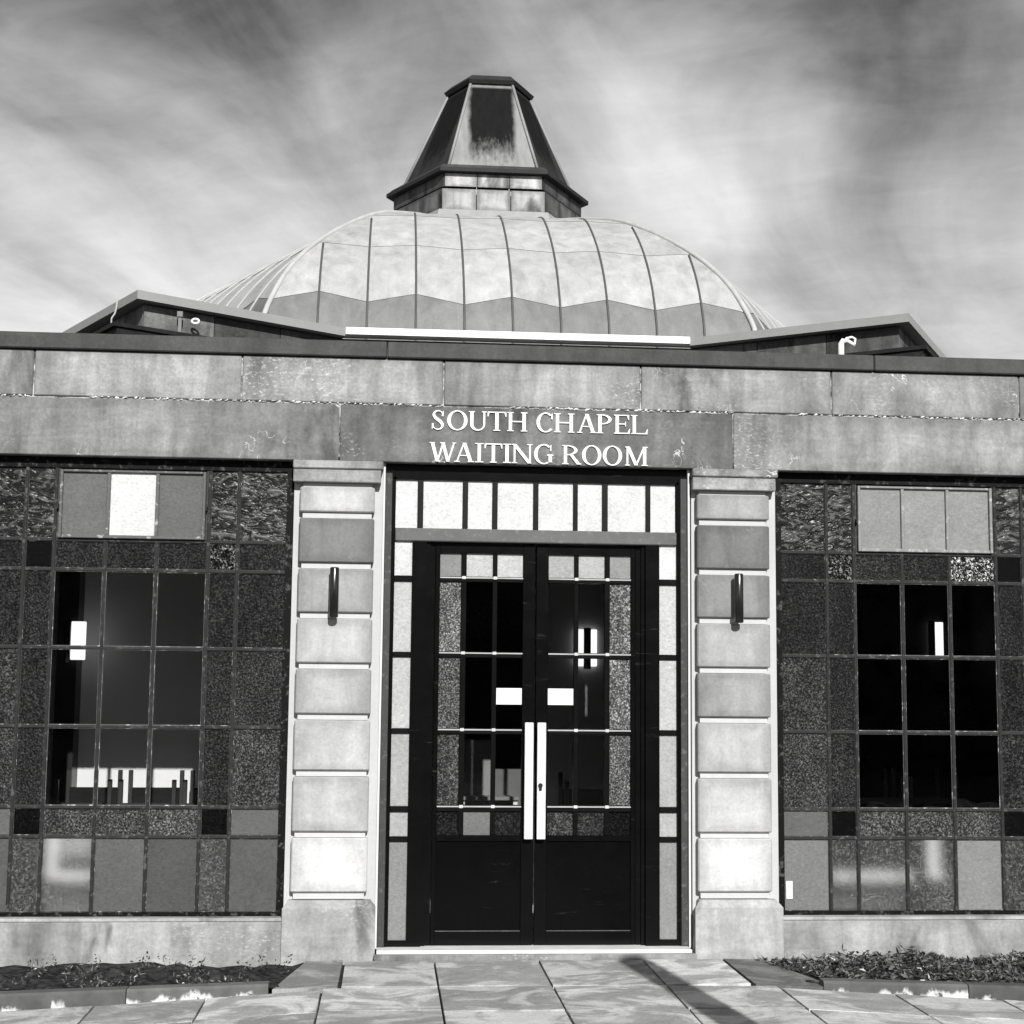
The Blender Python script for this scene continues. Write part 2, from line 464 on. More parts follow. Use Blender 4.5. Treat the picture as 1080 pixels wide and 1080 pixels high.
class MB:
    """collects several shapes of ONE part into one mesh"""
    def __init__(self):
        self.v, self.f = [], []
    def add(self, V, F):
        n = len(self.v)
        self.v += [tuple(p) for p in V]
        self.f += [[i+n for i in f] for f in F]
    def box(self, x0, x1, y0, y1, z0, z1, b=0.0):
        V, F = box_geo(x1-x0, y1-y0, z1-z0, b)
        c = ((x0+x1)/2, (y0+y1)/2, (z0+z1)/2)
        self.add([(p[0]+c[0], p[1]+c[1], p[2]+c[2]) for p in V], F)
    def tube(self, pts, rad, n=10, caps=True):
        pts = [Vector(p) for p in pts]
        rads = rad if isinstance(rad, (list, tuple)) else [rad]*len(pts)
        V, F = [], []
        ref = None
        for i, p in enumerate(pts):
            d = (pts[min(i+1, len(pts)-1)] - pts[max(i-1, 0)]).normalized()
            if ref is None:
                ref = d.orthogonal().normalized()
            s = (ref - d*ref.dot(d)).normalized()
            ref = s
            t = d.cross(s)
            for k in range(n):
                a = 2*math.pi*k/n
                V.append(p + (s*math.cos(a) + t*math.sin(a))*rads[i])
        for i in range(len(pts)-1):
            for k in range(n):
                F.append([i*n+k, i*n+(k+1) % n, (i+1)*n+(k+1) % n, (i+1)*n+k])
        if caps:
            F.append(list(reversed(range(n))))
            F.append([(len(pts)-1)*n+k for k in range(n)])
        self.add(V, F)
    def prism(self, poly, z0, z1):
        n = len(poly)
        V = [(x, y, z0) for x, y in poly] + [(x, y, z1) for x, y in poly]
        F = [list(reversed(range(n))), list(range(n, 2*n))]
        F += [[i, (i+1) % n, n+(i+1) % n, n+i] for i in range(n)]
        self.add(V, F)
    def build(self, name, mat, parent=None, loc=(0, 0, 0), g=0.5, smooth=False):
        L = Vector(loc)
        return mesh_obj(name, [Vector(p)-L for p in self.v], self.f, mat, parent, loc, g, smooth)

# ================================================================== SETTING
mb = MB(); mb.box(-400, 400, -400, 400, -0.6, -0.32)
tag(mb.build('ground', M_GROUND, g=0.15), kind='structure')
def zg(x):                                   # the paving falls away on both sides of the entrance
    return -0.012 - 0.058*max(0.0, abs(x)-1.12)
# bedding under the flags, one sloping sheet
V, F = [], []
xs = [-9, -6, -4, -2.7, -1.12, 0, 1.12, 2.7, 4, 6, 9]
for y in (-16, -0.02):
    for x in xs:
        V.append((x, y, zg(x)-0.030))
for i in range(len(xs)-1):
    F.append([i, i+1, len(xs)+i+1, len(xs)+i])
pave = tag(mesh_obj('pavement', V, F, M_SOIL, g=0.03), kind='structure')
def flag(x0, x1, y0, y1, g, pts=None, tilt=0.0):
    P = pts or [(x0, y0), (x1, y0), (x1, y1), (x0, y1)]
    cx = sum(p[0] for p in P)/4; cy = sum(p[1] for p in P)/4
    cz = zg(cx)
    t = [random.uniform(-.003, .003) for _ in P]
    V, F = [], []
    for k, ins in ((0, 0.002), (1, 0.0), (2, 0.0)):
        for i, (x, y) in enumerate(P):
            ux, uy = (cx-x), (cy-y)
            l = math.hypot(ux, uy)
            x2, y2 = x+ux/l*ins, y+uy/l*ins
            top = zg(x) + t[i]
            V.append((x2-cx, y2-cy, (top if k == 0 else top-0.002 if k == 1 else top-0.05)-cz))
    F.append([0, 1, 2, 3])
    for k in (0, 1):
        for i in range(4):
            j = (i+1) % 4
            F.append([k*4+j, k*4+i, (k+1)*4+i, (k+1)*4+j])
    return mesh_obj('flagstone', V, F, M_FLAG, pave, (cx, cy, cz), g)
gp = 0.0052
colx = [-5.08, -4.51, -3.95, -3.38, -2.82, -2.255, -1.715, -1.15, -0.567, 0.012, 0.597, 1.17, 1.76, 2.33, 2.9, 3.48, 4.05, 4.6]
rowy = [-0.80, -1.385, -1.95, -2.53, -3.1, -3.67]
for i in range(len(colx)-1):
    a, b_ = colx[i], colx[i+1]
    for j in range(len(rowy)-1):
        sh = 0.02*math.sin(i*2.1)
        flag(a+gp, b_-gp, rowy[j+1]+.011+(sh if j < 4 else 0), rowy[j]-.011+(sh if j > 0 else -0.01-(0.28 if abs((a+b_)/2) > 1.2 else 0)*0.25), random.uniform(0.40, 0.53))
# entrance path row against the threshold
for a, b_, g in ((-1.06, -0.567, .43), (-0.567, 0.012, .45), (0.012, 0.597, .43), (0.597, 1.045, .56)):
    flag(a+gp, b_-gp, -0.80+.011, -0.085, g)
flag(0, 0, 0, 0, 0.30, [(-1.40, -0.79), (-1.075, -0.80), (-1.07, -0.05), (-1.27, -0.05)])
flag(0, 0, 0, 0, 0.16, [(1.065, -0.80), (1.50, -0.79), (1.27, -0.05), (1.06, -0.05)])

# kerb in front of both beds
kerb = tag(empty('kerb', (0, -0.85, 0)), kind='structure')
def kerb_stone(x0, x1, g):
    zt = lambda x: 0.002 - 0.022*max(0, abs(x)-1.4)
    s = 1 if x0 > 0 else -1
    yb = lambda x: -0.80 - 0.05*max(0, abs(x)-1.4)
    V = []
    for x in (x0, x1):
        V += [(x, yb(x), zg(x)-0.05), (x, yb(x)+0.09, zg(x)-0.05), (x, yb(x)+0.09, zt(x)), (x, yb(x)+0.012, zt(x)), (x, yb(x), zt(x)-0.012)]
    c = Vector(((x0+x1)/2, -0.80, 0))
    F = [[0, 1, 2, 3, 4][::-1], [5, 6, 7, 8, 9]]
    for i in range(5):
        j = (i+1) % 5
        F.append([i, j, 5+j, 5+i])
    return mesh_obj('kerb_stone', [Vector(v)-c for v in V], F, M_KERB, kerb, c, g)
for a, b_, g in ((-4.05, -3.25, .10), (-3.245, -2.115, .10), (-2.11, -1.42, .13), (1.42, 2.17, .11), (2.175, 3.3, .08), (3.305, 4.1, .08)):
    kerb_stone(a, b_, g)
# planting beds
for s, nm in ((-1, 'planting_bed'), (1, 'planting_bed')):
    V, F = [], []
    nx, ny = 40, 9
    for i in range(nx+1):
        for j in range(ny+1):
            x = 1.28+(4.0-1.28)*i/nx
            y = -0.76+0.73*j/ny
            xx = x + (0.14*(1-j/ny) if i == 0 else 0)
            V.append((s*xx, y, -0.04+random.uniform(-.010, .014)+0.008*math.sin(x*5+j)))
    for i in range(nx):
        for j in range(ny):
            q = [i*(ny+1)+j, (i+1)*(ny+1)+j, (i+1)*(ny+1)+j+1, i*(ny+1)+j+1]
            F.append(q if s > 0 else q[::-1])
    tag(mesh_obj(nm, V, F, M_SOIL, g=0.03), kind='structure')

def leaf(mb, p, d, n, L, W):
    d = d.normalized(); s = d.cross(n).normalized(); n = s.cross(d).normalized()
    b = len(mb.v)
    for q in (p, p+d*L*.45+s*W*.5+n*W*.18, p+d*L, p+d*L*.45-s*W*.5+n*W*.18, p+d*L*.5-n*W*.05):
        mb.v.append(tuple(q))
    mb.f += [[b, b+1, b+4], [b+1, b+2, b+4], [b, b+4, b+3], [b+4, b+2, b+3]]
def rv():
    return Vector((random.gauss(0, 1), random.gauss(0, 1), random.gauss(0, 1))).normalized()
mb = MB()
def cover_h(x):
    return 0.02 + 0.045*math.exp(-((x-1.75)/.16)**2) + 0.035*math.exp(-((x-2.15)/.12)**2) + 0.03*math.sin(x*7)*.5 + 0.045*max(0, min(1, (x-2.5)/.5))
for k in range(5600):
    x = 1.24 + random.random()*2.5
    y = -0.74 + 0.69*random.random()
    if x < 1.24 + 0.30*min(1, max(0, (-0.1-y)/.6)):
        continue
    edge = min(1, (x-1.2)/.3)
    top = cover_h(x)*edge*(0.55+0.45*math.sin(math.pi*min(1, (y+.78)/.55)*.5)) * (0.7+.5*random.random()**2)
    z = -0.03 + top*random.random()**0.6
    d = rv(); d.z = abs(d.z)*.6
    d.z *= 0.6
    d.y -= 0.35
    n = rv(); n.z = abs(n.z)+.3
    leaf(mb, Vector((x, y, z)), d, n, random.uniform(.022, .058), random.uniform(.010, .024))
o = mb.build('ground_cover', M_LEAF)
tag(o, 'low glossy ground cover filling the bed under the right-hand window', kind='stuff')
mb = MB()
for k in range(1500):
    x = -1.35 - random.random()*2.3
    y = -0.75 + 0.7*random.random()**1.4
    if x > -1.5 and y < -.4:
        continue
    cl = math.sin(x*11+y*7)+math.sin(x*23)
    if cl < -0.2:
        continue
    if y > -.14 and random.random() < .6:
        z = random.uniform(-.02, .025)
    else:
        z = random.uniform(-.03, .01)
    d = rv(); d.z = abs(d.z)
    leaf(mb, Vector((x, y, z)), d, rv(), random.uniform(.012, .032), random.uniform(.006, .014))
o = mb.build('weeds', M_LEAF)
tag(o, 'sparse low weeds and litter on the dark soil under the left-hand window', kind='stuff')

# ================================================================== WAITING ROOM
HALF = 3.76
wr = tag(empty('waiting_room_building', (0, 0, 0)),
         'single storey stone and glass waiting room with double doors, in front of the dome', 'building', None, 'thing')
# --- coping and two courses of lintel stones
for a, b_ in ((-HALF-.03, -0.892), (-0.888, 1.998), (2.002, HALF+.03)):
    box('coping', a, b_, -0.026, 0.35, 3.383, 3.476, M_COPING, wr, 0.006, 0.06)
jx = [-HALF, -2.893, -1.722, -0.559, 0.600, 1.744, 2.893, HALF]
ug = (.28, .33, .29, .30, .31, .30, .29)
for i in range(7):
    box('lintel_stone', jx[i]+.004, jx[i+1]-.004, 0.0, 0.30, 3.115, 3.379, M_FASCIA, wr, 0.005, ug[i])
jl = [-HALF, -1.155, 1.150, HALF]
for i, g in enumerate((.23, .155, .26)):
    box('lintel_stone', jl[i]+.003, jl[i+1]-.003, 0.003, 0.30, 2.775, 3.106, M_FASCIA, wr, 0.004, g)
mb = MB(); mb.box(-HALF+.01, HALF-.01, 0.012, 0.28, 2.80, 3.372)
mb.build('mortar', M_MORTAR, wr, (0, .1, 3.1), 0.1)
mb = MB()
x = -HALF
while x < HALF:
    x += abs(random.gauss(0, .022))+.004
    if math.sin(x*3.1)+math.sin(x*7.7+1) < -0.9:
        continue
    wd, h = random.uniform(.005, .016), random.uniform(.003, .009)
    z = 3.1105+random.uniform(-.004, .004)
    q = lambda a: a*random.uniform(.6, 1.2)
    mb.add([(x-q(wd), .0, z), (x+q(wd), .0, z+q(.002)), (x, -q(.009), z), (x, .012, z), (x+q(.003), .0, z+q(h)), (x-q(.003), .0, z-q(h))],
           [[0, 2, 4], [2, 1, 4], [1, 3, 4], [3, 0, 4], [2, 0, 5], [1, 2, 5], [3, 1, 5], [0, 3, 5]])
o = mb.build('mortar_crumbs', M_PALE, wr, (0, 0, 3.11), 0.95)
o['kind'] = 'stuff'

# --- pilasters
tops = [2.622, 2.442, 2.152, 1.868, 1.582, 1.296, 0.981, 0.643]
bots = [2.478, 2.188, 1.903, 1.617, 1.331, 1.016, 0.677, 0.345]
gl_ = (.48, .19, .31, .44, .38, .50, .45, .60)
gr_ = (.34, .17, .25, .37, .32, .42, .47, .60)
def pilaster(x0, x1, tints, flip):
    root = box('pilaster', x0, x1, 0.056, 0.24, 0.0, 2.774, M_PALE, wr, 0, 0.50)
    bx0, bx1 = (x0+.037, x1-.048) if not flip else (x0+.024, x1-.050)
    for t, b_, g in zip(tops, bots, tints):
        box('stone_block', bx0, bx1, 0.0, 0.07, b_, t, M_BLOCK, root, 0.007, g)
    for i in range(len(bots)):
        zt = bots[i]; zb = tops[i+1] if i+1 < len(tops) else 0.305
        box('joint_band', bx0+.016, bx1-.016, 0.020, 0.07, zb+.002, zt-.002, M_PALE, root, 0, 0.54)
    box('joint_band', bx0+.016, bx1-.016, 0.020, 0.07, 2.624, 2.646, M_PALE, root, 0, 0.5)
    box('capital', x0-.004, x1-.014, -0.018, 0.20, 2.648, 2.722, M_FASCIA, root, 0.004, 0.34)
    box('capital', x0-.006, x1-.002, -0.028, 0.20, 2.725, 2.7735, M_FASCIA, root, 0.006, 0.30)
    # base with weathered top slope
    V = []
    for x, xi in ((x0-.002, x0+.03), (x1+.002, x1-.03)):
        V += [(x, -.035, -.05), (x, .2, -.05), (x, .2, .262), (xi, .2, .302), (xi, -.002, .302), (x, -.035, .262)]
    F = [[0, 1, 2, 3, 4, 5][::-1], [6, 7, 8, 9, 10, 11]]
    for i in range(6):
        j = (i+1) % 6
        F.append([i, j, 6+j, 6+i])
    c = Vector(((x0+x1)/2, .05, .13))
    o = mesh_obj('pilaster_base', [Vector(v)-c for v in V], F, M_PLINTH, root, c, 0.36)
    return root
pilaster(-1.408, -0.897, gl_, False)
pilaster(0.908, 1.410, gr_, True)
pilaster(-3.75, -3.24, gl_, False)
pilaster(3.24, 3.75, gr_, True)
# pale reveals beside the door surround
for s in (-1, 1):
    box('reveal', *sorted((s*0.886, s*0.8975)), 0.045, 0.25, 0.03, 2.774, M_PALE, wr, 0, 0.62)

# --- plinth under the windows
for s in (-1, 1):
    a, b_ = sorted((s*1.411, s*3.238))
    box('plinth_stone', a, b_, -0.015, 0.22, -0.08, 0.186, M_PLINTH, wr, 0.004, 0.30)
    box('window_sill', a, b_, 0.002, 0.20, 0.187, 0.205, M_PLINTH, wr, 0.003, 0.36)

# --- windows
ROWS = [2.716, 2.300, 2.131, 1.689, 1.248, 0.802, 0.639, 0.222]
CX = [1.440, 1.724, 1.890, 2.180, 2.469, 2.755, 2.920, 3.208]
PANE_G = {}
def window(s):
    cols = CX if s > 0 else [-v for v in CX[::-1]]
    x0, x1 = cols[0], cols[-1]
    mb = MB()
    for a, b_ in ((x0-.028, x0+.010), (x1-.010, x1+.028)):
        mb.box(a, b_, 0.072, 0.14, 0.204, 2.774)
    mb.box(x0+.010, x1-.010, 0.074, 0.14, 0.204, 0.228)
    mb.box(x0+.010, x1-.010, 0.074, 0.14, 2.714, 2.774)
    win = mb.build('window', M_BAR, wr, ((x0+x1)/2, 0.1, 1.45), 0.005)  # frame tinted darker than the bars, lintel shade put into it
    # middle three columns (by magnitude) are the clear ones
    def is_mid(i):
        return 2 <= i <= 4
    put, putc = MB(), MB()
    W2 = 0.0095
    # vertical bars: split where the vent sits in the top row
    for i in range(1, 7):
        mid = i in (3, 4)
        zt = ROWS[1]-.004 if mid else 2.714
        box('glazing_bar', cols[i]-W2, cols[i]+W2, 0.076, 0.105, 0.228, zt, M_BAR, win, 0.003, 0.026)
    # horizontal bars
    for k in range(1, 7):
        box('glazing_bar', x0+.010, x1-.010, 0.079, 0.103, ROWS[k]-.0085, ROWS[k]+.0085, M_BAR, win, 0.003, 0.032)
    for r in range(7):
        zb, zt = ROWS[r+1]+.0085, ROWS[r]-.0085
        if r == 0: zt = 2.714
        if r == 6: zb = 0.228
        for c in range(7):
            if r == 0 and is_mid(c):
                continue
            xa, xb = cols[c]+W2, cols[c+1]-W2
            wide = c in (0, 6)
            edge = not is_mid(c)
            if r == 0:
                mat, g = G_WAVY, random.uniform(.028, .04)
            elif r == 1:
                mat, g = G_STIP, random.uniform(.018, .03)
                if c in (1, 5) and not (s < 0 and c == 5) and not (s > 0 and c == 1):
                    g = 0.0015
                elif c in (1, 5):
                    mat, g = G_SPARK, 0.03
                if s > 0 and c == 4:
                    mat, g = G_SPARK, 0.09
            elif r in (2, 3, 4):
                if is_mid(c):
                    mat, g = G_CLEAR, 1
                elif c in (0, 6):
                    mat, g = G_STIP, (.020, .045, .058)[r-2]*random.uniform(.85, 1.1)
                else:
                    mat, g = G_STIP, (.022, .026, .03)[r-2]*random.uniform(.85, 1.1)
            elif r == 5:
                if c in (1, 5):
                    mat, g = G_STIP, 0.003
                elif c in (0, 6):
                    mat, g = G_PALE, .11
                else:
                    mat, g = G_STIP, random.uniform(.07, .10)
            else:
                if c in (0, 6):
                    mat, g = (G_PALE, .085) if s < 0 else (G_PALE, .17 if c == 0 else .10)
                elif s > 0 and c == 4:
                    mat, g = G_PALE, .21  # paler tint in place of the sunlit bench behind this pane
                elif s < 0 and c in (3, 4):
                    mat, g = G_PALE, .10 - .025*(c-3)
                else:
                    mat, g = G_FROST, .26
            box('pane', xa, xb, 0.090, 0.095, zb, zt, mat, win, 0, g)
            # putty fillets round the pane
            t = .0035
            y0, y1 = 0.0845, 0.0898
            clear = mat is G_CLEAR
            pt = putc if clear else put
            if clear: t = .0045
            pt.box(xa-.001, xb+.001, y0, y1, zb-.001, zb+t)
            pt.box(xa-.001, xb+.001, y0, y1, zt-t*.6, zt+.001)
            pt.box(xa-.001, xa+t*.7, y0, y1, zb+t, zt-t*.6)
            pt.box(xb-t*.7, xb+.001, y0, y1, zb+t, zt-t*.6)
    put.build('putty', M_PUTTY, win, ((x0+x1)/2, 0.087, 1.45), 0.05)
    putc.build('putty', M_PUTTY_PALE, win, ((x0+x1)/2, 0.087, 1.45), 0.10)
    # top-hung vent across the middle three columns
    va, vb = (cols[2]+.022, cols[5]-.022)
    mb = MB()
    z0, z1 = ROWS[1]+.010, 2.702
    fw = .017
    mb.box(va, va+fw, 0.058, 0.10, z0, z1, .003)
    mb.box(vb-fw, vb, 0.058, 0.10, z0, z1, .003)
    mb.box(va+fw, vb-fw, 0.060, 0.10, z0, z0+fw*1.1, .003)
    mb.box(va+fw, vb-fw, 0.060, 0.10, z1-fw*.8, z1, .003)
    third = (vb-va)/3
    for k in (1, 2):
        mb.box(va+third*k-.010, va+third*k+.010, 0.062, 0.098, z0+fw, z1-fw*.8, .003)
    mb.build('vent_frame', M_VENT, win, ((va+vb)/2, .07, 2.5), 0.10 if s < 0 else 0.22)
    for xx in ((cols[2]-.0, va), (vb, cols[5])):
        box('vent_surround', xx[0]+(.0095 if xx[0] == cols[2] else .002), xx[1]-(.002 if xx[0] == cols[2] else .0095), 0.082, 0.11, z0, 2.714, M_BAR, win, 0, 0.05)
    gs = (.125, .58, .115) if s < 0 else (.23, .25, .24)
    for k in range(3):
        o = box('pane', va+third*k+(fw if k == 0 else .010), va+third*(k+1)-(fw if k == 2 else .010), 0.078, 0.083, z0+fw*1.1, z1-fw*.8, G_PALE, win, 0, gs[k])
        if s < 0 and k == 1:
            o['label'] = 'bright white pane in the middle of the vent'
    for xx in (va-.012, vb+.002):
        box('pivot', xx, xx+.010, 0.052, 0.09, 2.475, 2.505, M_LAMP, win, 0.002, 0.02)
    return win
wl = window(-1)
wl['label'] = 'leaded-look window left of the doors with one bright white pane'
wrn = window(1)
wrn['label'] = 'window right of the doors above the leafy bed'
box('sticker', 1.462, 1.499, 0.0865, 0.0885, 0.295, 0.395, M_WHITE, wrn, 0, 0.8)

# --- door surround with transom and side lights
mb = MB()
F0, F1 = 0.075, 0.20
for s in (-1, 1):
    a, b_ = sorted((s*0.885, s*0.8375)); mb.box(a, b_, F0-.004, F1, 0.034, 2.774)
    a, b_ = sorted((s*0.8375, s*0.824)); mb.box(a, b_, F0, F1, 0.036, 2.70)
    a, b_ = sorted((s*0.722, s*0.641)); mb.box(a, b_, F0, F1, 0.036, 2.324)
    a, b_ = sorted((s*0.641, s*0.618)); mb.box(a, b_, F0+.025, F1, 0.036, 2.324)
    a, b_ = sorted((s*0.618, s*0.588)); mb.box(a, b_, F0+.040, F1, 0.036, 2.324)
    a, b_ = sorted((s*0.824, s*0.722)); mb.box(a, b_, F0+.002, F1, 0.036, 0.070)
mb.box(-0.8375, 0.8375, F0, F1, 2.685, 2.774)
sur = mb.build('door_surround', M_DOOR, wr, (0, .1, 1.4), 0.004)
tintof(box('transom_rail', -0.8235, 0.8235, F0-.006, F1, 2.326, 2.402, M_BAR, sur, 0.005, .1), .13)
for s in (-1, 1):
    a, b_ = sorted((s*0.884, s*0.846))
    box('frame_strip', a, b_, F0-.011, F0-.0045, 0.036, 2.72, M_BAR, sur, 0.002, 0.06)
TX = [-0.829, -0.697, -0.664, -0.435, -0.404, -0.262, -0.231, -0.022, 0.008, 0.213, 0.24, 0.384, 0.417, 0.642, 0.67, 0.815]
for k in range(8):
    box('pane', TX[2*k]-.003, TX[2*k+1]+.003, F0+.016, F0+.020, 2.402, 2.685, G_PALE, sur, 0, 0.57)
    if k < 7:
        box('glazing_bar', TX[2*k+1], TX[2*k+2], F0+.001, F0+.04, 2.402, 2.685, M_DOOR, sur, 0.003, 0.02)
SZ = [2.326, 2.126, 2.092, 1.687, 1.657, 1.252, 1.222, 0.814, 0.781, 0.645, 0.615, 0.070]
sg = (.52, .44, .40, .32, .34, .22)
for s in (-1, 1):
    a, b_ = sorted((s*0.824, s*0.722))
    for k in range(6):
        box('pane', a, b_, F0+.016, F0+.020, SZ[2*k+1]-.003, SZ[2*k]+.003, G_PALE, sur, 0, sg[k]*(1.0 if s < 0 else 1.08))
        if k < 5:
            box('glazing_bar', a, b_, F0+.003, F0+.04, SZ[2*k+2], SZ[2*k+1], M_DOOR, sur, 0.003, 0.008)
box('threshold', -0.886, 0.886, -0.04, 0.25, -0.02, 0.034, M_WHITE, wr, 0.004, 0.74)
box('threshold', -0.90, 0.905, -0.075, -0.041, -0.06, 0.016, M_PLINTH, wr, 0.004, 0.24)

# --- the two leaves
DX = [0.586, 0.559, 0.436, 0.405, 0.252, 0.225, 0.075, 0.006]   # from the hinge side to the meeting stile
DZ = [2.263, 2.128, 2.097, 1.692, 1.659, 1.253, 1.221, 0.818, 0.782, 0.649]
D0, D1 = 0.110, 0.155
def door(s):
    def rng(a, b_):
        return sorted((s*a, s*b_))
    mb = MB()
    a, b_ = rng(.586, .559); mb.box(a, b_, D0, D1, 0.037, 2.320, .003)
    a, b_ = rng(.075, .0035); mb.box(a, b_, D0, D1, 0.037, 2.320, .003)
    a, b_ = rng(.559, .075)
    mb.box(a, b_, D0+.001, D1, 2.263, 2.319)
    mb.box(a, b_, D0+.001, D1, 0.617, 0.649)
    mb.box(a, b_, D0+.001, D1, 0.038, 0.113)
    leafo = mb.build('door', M_DOOR, wr, (s*.3, .13, 1.2), 0.0035)
    leafo['label'] = ('left' if s < 0 else 'right') + ' black glazed door leaf with a long pale pull handle'
    box('panel', a, b_, D0+.014, D1-.005, 0.113, 0.617, M_DOOR, leafo, 0, 0.0025)
    mb = MB(); mb.box(a, b_, D0+.002, D0+.016, 0.109, 0.116, .002)
    mb.build('panel_moulding', M_BAR, leafo, (s*.3, .12, .112), 0.10)
    for c0, c1 in ((.436, .405), (.252, .225)):
        xa, xb = rng(c0, c1)
        box('glazing_bar', xa, xb, D0+.004, D1-.01, 0.649, 2.263, M_DOOR, leafo, 0.003, 0.006)
    for k in range(4):
        box('glazing_bar', a, b_, D0+.001, D1-.01, DZ[2*k+2], DZ[2*k+1], M_DOOR, leafo, 0.004, 0.008)
        box('bar_edge', a, b_, D0-.004, D0+.0005, DZ[2*k+1]-.012, DZ[2*k+1]-.004, M_STEEL, leafo, 0.001, 0.40)
        for cc in (.4205, .2385):
            box('bar_clip', s*cc-.011, s*cc+.011, D0-.008, D0-.0045, DZ[2*k+1]-.016, DZ[2*k+1]+.001, M_STEEL, leafo, 0.001, 0.55)
    cw = ((.559, .436), (.405, .252), (.225, .075))
    for r in range(5):
        for c in range(3):
            xa, xb = rng(*cw[c])
            zb, zt = DZ[2*r+1], DZ[2*r]
            if r in (1, 2, 3) and c > 0:
                mat, g = G_CLEAR, 1
            elif r == 0:
                mat, g = G_PALE, ((.20, .42, .45) if s < 0 else (.24, .36, .34))[c]
            elif r == 4:
                mat, g = ((G_STIP, .012), (G_PALE, .14), (G_STIP, .02))[c] if s < 0 else ((G_STIP, .006), (G_STIP, .035), (G_STIP, .06))[c]
            else:
                mat, g = (G_STIP, (.17, .12, .075)[r-1]) if s < 0 else (G_STIP, (.19, .17, .13)[r-1])
            box('pane', xa, xb, D0+.016, D0+.020, zb, zt, mat, leafo, 0, g)
    xa, xb = rng(.061, .011)
    box('pull_handle', xa, xb, D0-.050, D0-.036, 0.631, 1.290, M_STEEL, leafo, 0.003, 0.66)
    mb = MB()
    for z in (0.72, 1.20):
        mb.tube([(s*.036, D0-.037, z), (s*.036, D0+.002, z)], .010, 10)
    mb.build('handle_fixing', M_STEEL, leafo, (s*.036, D0-.02, .96), 0.5)
    xa, xb = rng(.225, .075)
    nt = box('notice', xa+.001, xb-.001, D0+.0125, D0+.0145, 1.391, 1.485, M_WHITE, leafo, 0, 0.74)
    # faint ruled lines of print too small to read
    mb = MB()
    for k in range(4):
        z = 1.470-k*.020
        mb.box(xa+.012, xb-.012-.02*(k % 2), D0+.0118, D0+.0124, z-.002, z+.0)
    mb.build('notice_print', M_BAR, leafo, (s*.15, D0+.012, 1.44), 0.40)
    if s > 0:
        mb = MB(); mb.tube([(.030, D0-.060, .935), (.030, D0-.0505, .935)], .013, 14)
        mb.box(.022, .038, D0-.058, D0-.0505, .905, .933, .002)
        mb.build('lock', M_LAMP, leafo, (.03, D0-.055, .93), 0.02)
    return leafo
door(-1); door(1)

# --- shell: floor, ceiling, walls, roof
box('floor', 1.1505, HALF-.05, 0.21, 2.80, -0.05, 0.02, M_DARKWALL, wr, 0, 0.02)  # right-hand room's gloom put into near-black floor and wall tints
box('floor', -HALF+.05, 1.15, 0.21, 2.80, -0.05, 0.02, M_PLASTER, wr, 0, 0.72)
box('ceiling', -HALF+.05, HALF-.05, 0.145, 2.80, 2.78, 2.86, M_PLASTER, wr, 0, 0.10)
box('roof', -HALF+.02, HALF-.02, 0.301, 2.98, 3.20, 3.30, M_COPING, wr, 0, 0.06)
box('wall', -HALF, -HALF+.10, 0.245, 2.98, -0.1, 3.19, M_PLASTER, wr, 0, 0.12)
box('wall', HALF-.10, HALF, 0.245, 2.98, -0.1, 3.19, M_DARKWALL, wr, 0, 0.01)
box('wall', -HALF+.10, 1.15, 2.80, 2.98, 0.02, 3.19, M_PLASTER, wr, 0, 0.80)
box('wall', 1.153, HALF-.10, 2.80, 2.98, 0.02, 3.19, M_DARKWALL, wr, 0, 0.010)  # near-black tint stands for the unlit room
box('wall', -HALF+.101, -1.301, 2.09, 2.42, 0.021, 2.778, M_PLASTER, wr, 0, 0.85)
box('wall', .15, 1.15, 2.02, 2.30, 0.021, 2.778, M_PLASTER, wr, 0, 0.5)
box('partition', 1.153, 1.20, 0.9, 2.799, 0.02, 2.779, M_DARKWALL, wr, 0, 0.012)  # added partition, keeps light out of the dark right-hand room
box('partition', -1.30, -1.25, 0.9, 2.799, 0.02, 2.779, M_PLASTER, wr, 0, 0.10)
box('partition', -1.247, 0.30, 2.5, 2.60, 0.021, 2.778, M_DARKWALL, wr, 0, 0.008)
box('door_post', -3.10, -2.965, 1.90, 2.089, 0.0215, 2.779, M_DOOR, wr, 0, 0.03)
box('cupboard', -0.50, -0.12, 1.95, 2.25, 0.021, 1.12, M_WOOD, wr, 0.004, 0.24)
box('cupboard', -0.115, 0.10, 1.97, 2.25, 0.021, .92, M_WOOD, wr, 0.004, 0.12)
# pale low benches inside, seen blurred through the obscured bottom panes
def bench(x0, x1, posts, label):
    root = empty('bench', ((x0+x1)/2, 1.0, .021))
    mb = MB()
    mb.box(x0, x1, .90, .93, .285, .365)
    for x in posts:
        mb.box(x-.03, x+.03, .88, .929, .021, .62)
    mb.box(x0, x1, 1.02, 1.05, .12, .22)  # pale board added for the brightness of the sunlit floor
    mb.build('frame', M_WHITE, root, ((x0+x1)/2, .95, .3), 1.0)
    box('seat', x0-.02, x1+.02, 1.07, 1.40, .40, .43, M_WOOD, root, .004, 0.05)
    return tag(root, label, 'bench', 'low benches behind the obscured panes')
bench(-2.87, -2.52, (-2.83,), 'low pale bench frame seen blurred through the bottom left window')
bench(1.93, 2.44, (), 'low pale bench frame behind the bottom panes near the right pilaster')
bench(2.53, 3.08, (2.565,), 'low pale bench frame behind the bottom panes far right of the doors')

